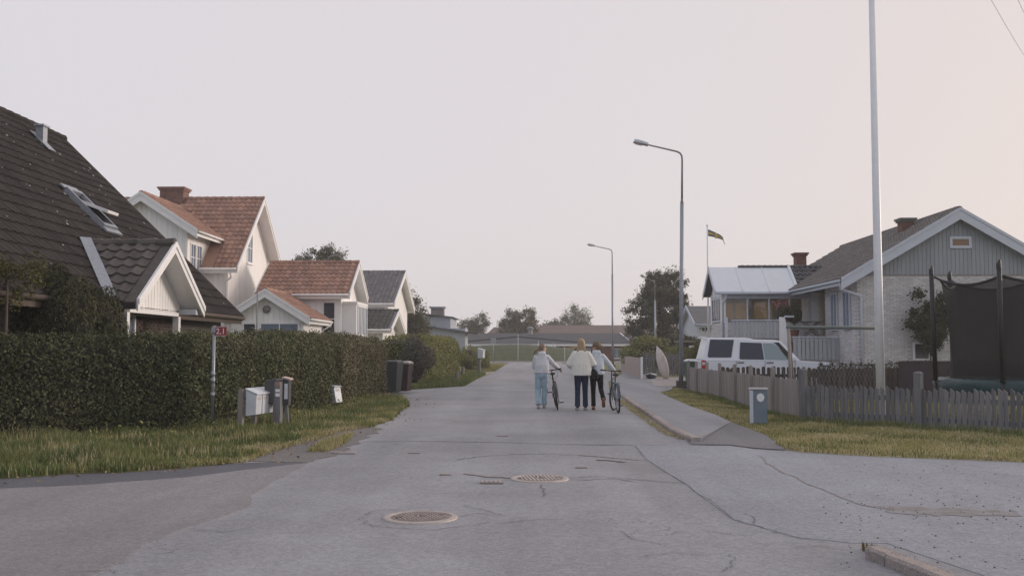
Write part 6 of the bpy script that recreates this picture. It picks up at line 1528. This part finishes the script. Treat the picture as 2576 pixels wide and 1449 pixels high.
for (px, yy, wpx, ytop, lb, mt, sd_) in ((1190,150,74,786,'wind-swept tree above the long dark roof, leftmost of the far trees',LEAF_TR,54),(1288,140,56,778,'green far tree left of the autumn-tinted tree',LEAF_TF,55),(1322,139,60,770,'autumn-tinted far tree above the dark roof ridge',LEAF_TA,56),(1446,165,72,762,'far tree standing above the brown roof',LEAF_TF,57),(1392,168,70,806,'low far bushy tree beside the brown roof',LEAF_TF,58)):
    b = at(px,877,yy); s = yy/F; w_ = wpx*s/2; tz = at(px,ytop,yy).z; hh_ = (tz-1.5)
    cr_ = [(0,0,tz-hh_*.45,w_,w_,hh_*.42),(w_*.5,0,tz-hh_*.38,w_*.55,w_*.5,hh_*.3),(-w_*.55,0,tz-hh_*.6,w_*.6,w_*.5,hh_*.34),(0,0,tz-hh_*.8,w_*.9,w_*.8,hh_*.4)]
    if sd_ == 54: cr_ = [(w_*.35,0,tz-hh_*.35,w_*.7,w_*.6,hh_*.33),(-w_*.3,0,tz-hh_*.6,w_*.75,w_*.6,hh_*.36),(w_*.1,0,tz-hh_*.75,w_*.8,w_*.6,hh_*.4)]
    tree('far_tree', lb, (b.x,yy), tz, cr_, mt, n=11000, leaf=.26, seed=sd_, trunk=.2, clumps=95, wisp=.15, group='far trees behind the long roof', mat2=LEAF_TR if sd_ != 56 else LEAF_TA)
# ------------------------------------------------------------------ far buildings
RFD = M('felt_dark_grey', (.06,.06,.07), col2=(.08,.08,.088), scale=.8, rough=.9); REDW = M('red_boards', (.17,.04,.035), scale=3); RFB = M('far_brown_tiles', (.135,.10,.088), col2=(.165,.118,.10), scale=.7, rough=.9); GWALL = M('grey_render', (.40,.43,.48), scale=2)
def px_x(px, Y): return at(px,877,Y).x
SC = thing('long_low_building', 'long low red building with dark grey felt roof closing the street', 'building', (0,126,0))
x0, x1 = px_x(1030,124), px_x(1588,124); ze_ = at(1300,866,123.5).z; zr_2 = at(1300,838,129).z
MB().box(x0+.3,x1-.5,124.2,133,-.2,ze_-.1).build('wall', REDW, SC)
MB().prism([(x0,123.5,ze_),(x1+.2,123.5,ze_),(x1-1.0,129,zr_2),(x0,129,zr_2)], (0,0,-.15)).build('roof', RFD, SC)
MB().prism([(x0,134.5,ze_),(x1+.2,134.5,ze_),(x1-1.0,129,zr_2),(x0,129,zr_2)], (0,0,-.15)).build('roof', RFD, SC)
MB().prism([(x1+.2,123.4,ze_+.05),(x1+.32,123.4,ze_+.05),(x1-.85,129,zr_2+.05),(x1-1.0,129,zr_2+.05)], (0,0,-.25)).build('bargeboard', TRIM, SC)
MB().box(x0,x1+.1,123.42,123.5,ze_-.22,ze_+.02).build('fascia', TRIM, SC)
m0 = px_x(1240,123.3); m1 = px_x(1398,123.3); MB().box(m0,m1,123.2,124.15,ze_-.62,ze_-.23).build('canopy', TRIM, SC)
for px in (1420,1462,1541): 
    u = px_x(px,124.2); window(SC, Vector((0,124.2,0)), X_, -Y_, u, .35, 1.1, 1.1, 2, 1, glass=GLASS_B)
MB().prism([(px_x(1150,118),119,at(1150,860,119).z),(px_x(1303,119),119,at(1303,845,119).z),(px_x(1460,119),119,at(1460,860,119).z),(px_x(1460,119),119,at(1460,863,119).z),(px_x(1303,119),119,at(1303,849,119).z),(px_x(1150,119),119,at(1150,863,119).z)], (0,.3,0)).build('roof_edge', BLACKP, SC)
vx = px_x(1334,128); MB().lathe([(.35,0),(.3,.8),(.2,.9),(.42,.95),(.42,1.15),(.1,1.3)], (vx,128.5,zr_2-.45), 12).build('roof_vent', STEEL_D, SC)
SB = thing('red_wing', 'low red side building with dark roof behind the yellow shrub', 'building', (11,120,0))
a, b = px_x(1500,121), px_x(1655,124)
MB().box(px_x(1585,124),px_x(1640,124),124,128,0,at(1600,852,124).z).build('wall', REDW, SB)
MB().prism([(px_x(1590,124),123.7,at(1590,853,124).z),(px_x(1655,124),123.7,at(1655,851,124).z),(px_x(1632,128),127.5,at(1632,839,127.5).z),(px_x(1570,127.5),127.5,at(1570,839,127.5).z)], (0,0,-.15)).build('roof', RFD, SB)
BR = thing('brown_roof_building', 'large building with wide brown tiled roof behind the dark roof', 'building', (8,160,0))
x0, x1 = px_x(1352,155), px_x(1735,155); ze_ = at(1500,842,152).z; zr_2 = at(1500,818,158).z
MB().box(x0+.5,x1-.5,152.6,165,-.2,ze_).build('wall', GWALL, BR)
MB().prism([(x0-1,152,ze_),(x1+1,152,ze_),(x1-1,158,zr_2),(x0+.5,158,zr_2)], (0,0,-.2)).build('roof', RFB, BR)
MB().prism([(px_x(1655,151),150.5,at(1655,842,150.5).z),(px_x(1690,151),151,at(1690,822,151).z),(px_x(1760,151),150.5,at(1760,842,150.5).z)], (0,7,0)).build('cross_gable', RFB, BR)
MB().tube([(px_x(1640,150),150.3,at(1640,844,150.3).z),(px_x(1690,150),150.3,at(1690,821,150.3).z)], .18, 4).build('bargeboard', M('barge_pale', (.42,.33,.27)), BR)
RO = thing('red_roof_house', 'small house with red tiled roof left of the far trees', 'house', (-6,150,0))
x0, x1 = px_x(1228,150), px_x(1275,150); zz1 = at(1240,838,148).z; zz2 = at(1240,823,152).z
MB().box(x0+.4,x1,149,156,0,zz1).build('wall', M('pale_render', (.55,.5,.47)), RO); MB().prism([(x0,148,zz1),(x1+.5,148,zz1),(x1+.5,152,zz2),(x0+.8,152,zz2)], (0,0,-.2)).build('roof', RFB, RO)
MB().box(px_x(1256,152),px_x(1262,152),151.7,152.3,zz2-.3,zz2+.6).build('chimney', BRICK_R, RO)
GB = thing('grey_building', 'pale grey building with stepped roof and broad chimney behind the drooping tree', 'building', (-12,100,0))
MB().box(px_x(1050,100),px_x(1133,100),100,108,0,at(1100,797,100).z).build('wall', GWALL, GB)
MB().box(px_x(1040,96),px_x(1170,96),96,100,0,at(1100,826,96).z).build('lower_wall', GWALL, GB)
MB().prism([(px_x(1050,99),99.6,at(1080,786,99.6).z),(px_x(1139,99),99.6,at(1139,797,99.6).z),(px_x(1139,99),99.6,at(1139,799,99.6).z),(px_x(1050,99),99.6,at(1080,790,99.6).z)], (0,9,0)).build('roof', RFD, GB)
MB().prism([(px_x(1040,95),95.6,at(1060,815,95.6).z),(px_x(1200,95),95.6,at(1215,838,95.6).z),(px_x(1200,95),95.6,at(1215,841,95.6).z),(px_x(1040,95),95.6,at(1060,819,95.6).z)], (0,4.5,0)).build('lower_roof', RFD, GB)
cx0, cx1 = px_x(1085,103), px_x(1117,103); cz = at(1100,772,103).z
MB().box(cx0,cx1,102.4,103.6,cz-1.6,cz-.15).build('chimney', M('chimney_grey', (.22,.20,.20)), GB); MB().box(cx0-.15,cx1+.15,102.2,103.8,cz-.15,cz).build('chimney_cap', M('cap_lead', (.36,.39,.44)), GB)
WH = thing('white_house', 'white house with dark roof half hidden by the big tree and the sunroom', 'house', (14,72,0))
a0_, a1_ = px_x(1735,74), px_x(1815,70)
gable(WH, 'X', px_x(1738,72), px_x(1840,72), 70, 78, at(1760,815,70).z, at(1760,770,74).z, oa=.3, oc=.4, wall=M('far_white', (.62,.65,.70), scale=2), roof=M('far_roof_grey', (.14,.14,.15)), trim=TRIM_G, ridge=False)
for px in (1766,1776): window(WH, Vector((0,70.4,0)), X_, -Y_, px_x(px,70.4), at(px,833,70.4).z, .18, .55, 1, 1, glass=GLASS, sill=False)
SHD = thing('garden_shed', 'low brown shed with pale roof edge beside the dark shrub', 'shed', (10,60,0))
MB().box(px_x(1725,61),px_x(1790,61),61,63.5,0,at(1750,862,61).z).build('wall', M('shed_brown', (.10,.075,.06)), SHD); MB().box(px_x(1715,60.8),px_x(1795,60.8),60.7,63.8,at(1750,862,61).z,at(1750,856,61).z).build('roof', M('shed_roof', (.20,.165,.15)), SHD)
MB().box(px_x(1733,60.95),px_x(1755,60.95),60.93,60.98,at(1740,875,61).z,at(1740,869,61).z).build('window', TRIM, SHD)
# grass berm at the end of the street
m = MB(); nx, ny = 60, 14
for i in range(nx+1):
    px = 1120+(1520-1120)*i/nx
    for j in range(ny+1):
        t_ = j/ny; Y = 114.4+8*t_; x = px_x(px,116)
        prof_ = max(0., 1-abs((px-1290)/240)**2.4); hgt_ = 2.0*prof_*math.sin(min(1,t_*1.3)*math.pi/2)+.04*math.sin(i*1.9+j)
        m.v.append((x+(Y-116)*x/116, Y, max(0,hgt_)))
for i in range(nx):
    for j in range(ny): k = i*(ny+1)+j; m.f.append([k,k+ny+1,k+ny+2,k+1])
m.build('grass_berm', M('berm_grass', (.08,.095,.036), col2=(.06,.075,.03), scale=1.5, bump=.8, bscale=12, fine=.35, fscale=6), kind='structure', smooth=True)
kerb_far = sheet('far_kerb', [(-20,114.0),(20,114.0),(20,114.35),(-20,114.35)], .12, STONE, thick=.14)
# sign seen from behind, fence posts, sail
sb = at(1242,0,106); SGN = thing('traffic_sign', 'grey back of a square traffic sign on a thin post at the street end', 'sign', (sb.x,106,0))
MB().tube([(sb.x,106,0),(sb.x,106,at(1242,851,106).z)], .035, 8).build('post', STEEL, SGN, smooth=True)
MB().box(sb.x-.28,sb.x+.28,105.94,105.96,at(1242,864,106).z,at(1242,850,106).z).build('plate', STEEL, SGN)
WF = thing('wire_fence', 'thin wire fence with tall steel posts below the grass berm', 'fence', (-1,114.7,0))
for px, yt in ((1303,842),(1354,857),(1176,868),(1420,864)):
    x = px_x(px,114.7); MB().tube([(x,114.7,0),(x,114.7,at(px,yt,114.7).z)], .035, 6).build('post', STEEL, WF)
for z in (.4,.9,1.35): MB().tube([(px_x(1176,114.7),114.7,z),(px_x(1420,114.7),114.7,z)], .006, 4).build('wire', DARKG, WF)
ss = thing('shade_sail', 'sagging ochre shade sail in front of the long low building', 'sail', (px_x(1418,122),122,1))
m = MB()
for i in range(13):
    f = i/12; px = 1392+f*62; c = at(px, 872.5+3.5*math.sin(math.pi*f)-f*2, 122.6); m.v += [(c.x,122.6,c.z),(c.x,122.6,c.z-.20),(c.x,123.1,c.z+.02)]
for i in range(12): a, b = 3*i, 3*i+3; m.f += [[a,b,b+1,a+1],[a,a+2,b+2,b]]
m.build('cloth', M('ochre_cloth', (.42,.27,.10), rough=.9), ss)
for px in (1392,1454): x = px_x(px,122.6); MB().tube([(x,122.6,0),(x,122.6,2.2)], .05, 6).build('sail_post', STEEL, ss)
ow = thing('overhead_wires', 'two faint overhead wires crossing the upper right corner of the sky', 'wires', tuple(at(2700,300,33)))
for d_ in (0,.45):
    a, b = at(2700,262,33), at(2440,-95,15); pts = [a.lerp(b, k/10)+Vector((d_,0,-.5*math.sin(math.pi*k/10))) for k in range(11)]
    MB().tube(pts, .0035, 5).build('wire', STEEL_D, ow)
# ------------------------------------------------------------------ evening haze
hz = MB().box(-220,220,-14,330,-1.2,16); ho = hz.build('haze', None); ho['kind'] = 'stuff'
hm = bpy.data.materials.new('haze'); hm.use_nodes = True; t = hm.node_tree; t.nodes.remove(t.nodes['Principled BSDF'])
pv = t.nodes.new('ShaderNodeVolumePrincipled'); pv.inputs['Color'].default_value = (.99,.985,.985,1); pv.inputs['Density'].default_value = .0010; pv.inputs['Anisotropy'].default_value = .3
t.links.new(pv.outputs[0], t.nodes['Material Output'].inputs['Volume']); ho.data.materials.append(hm)
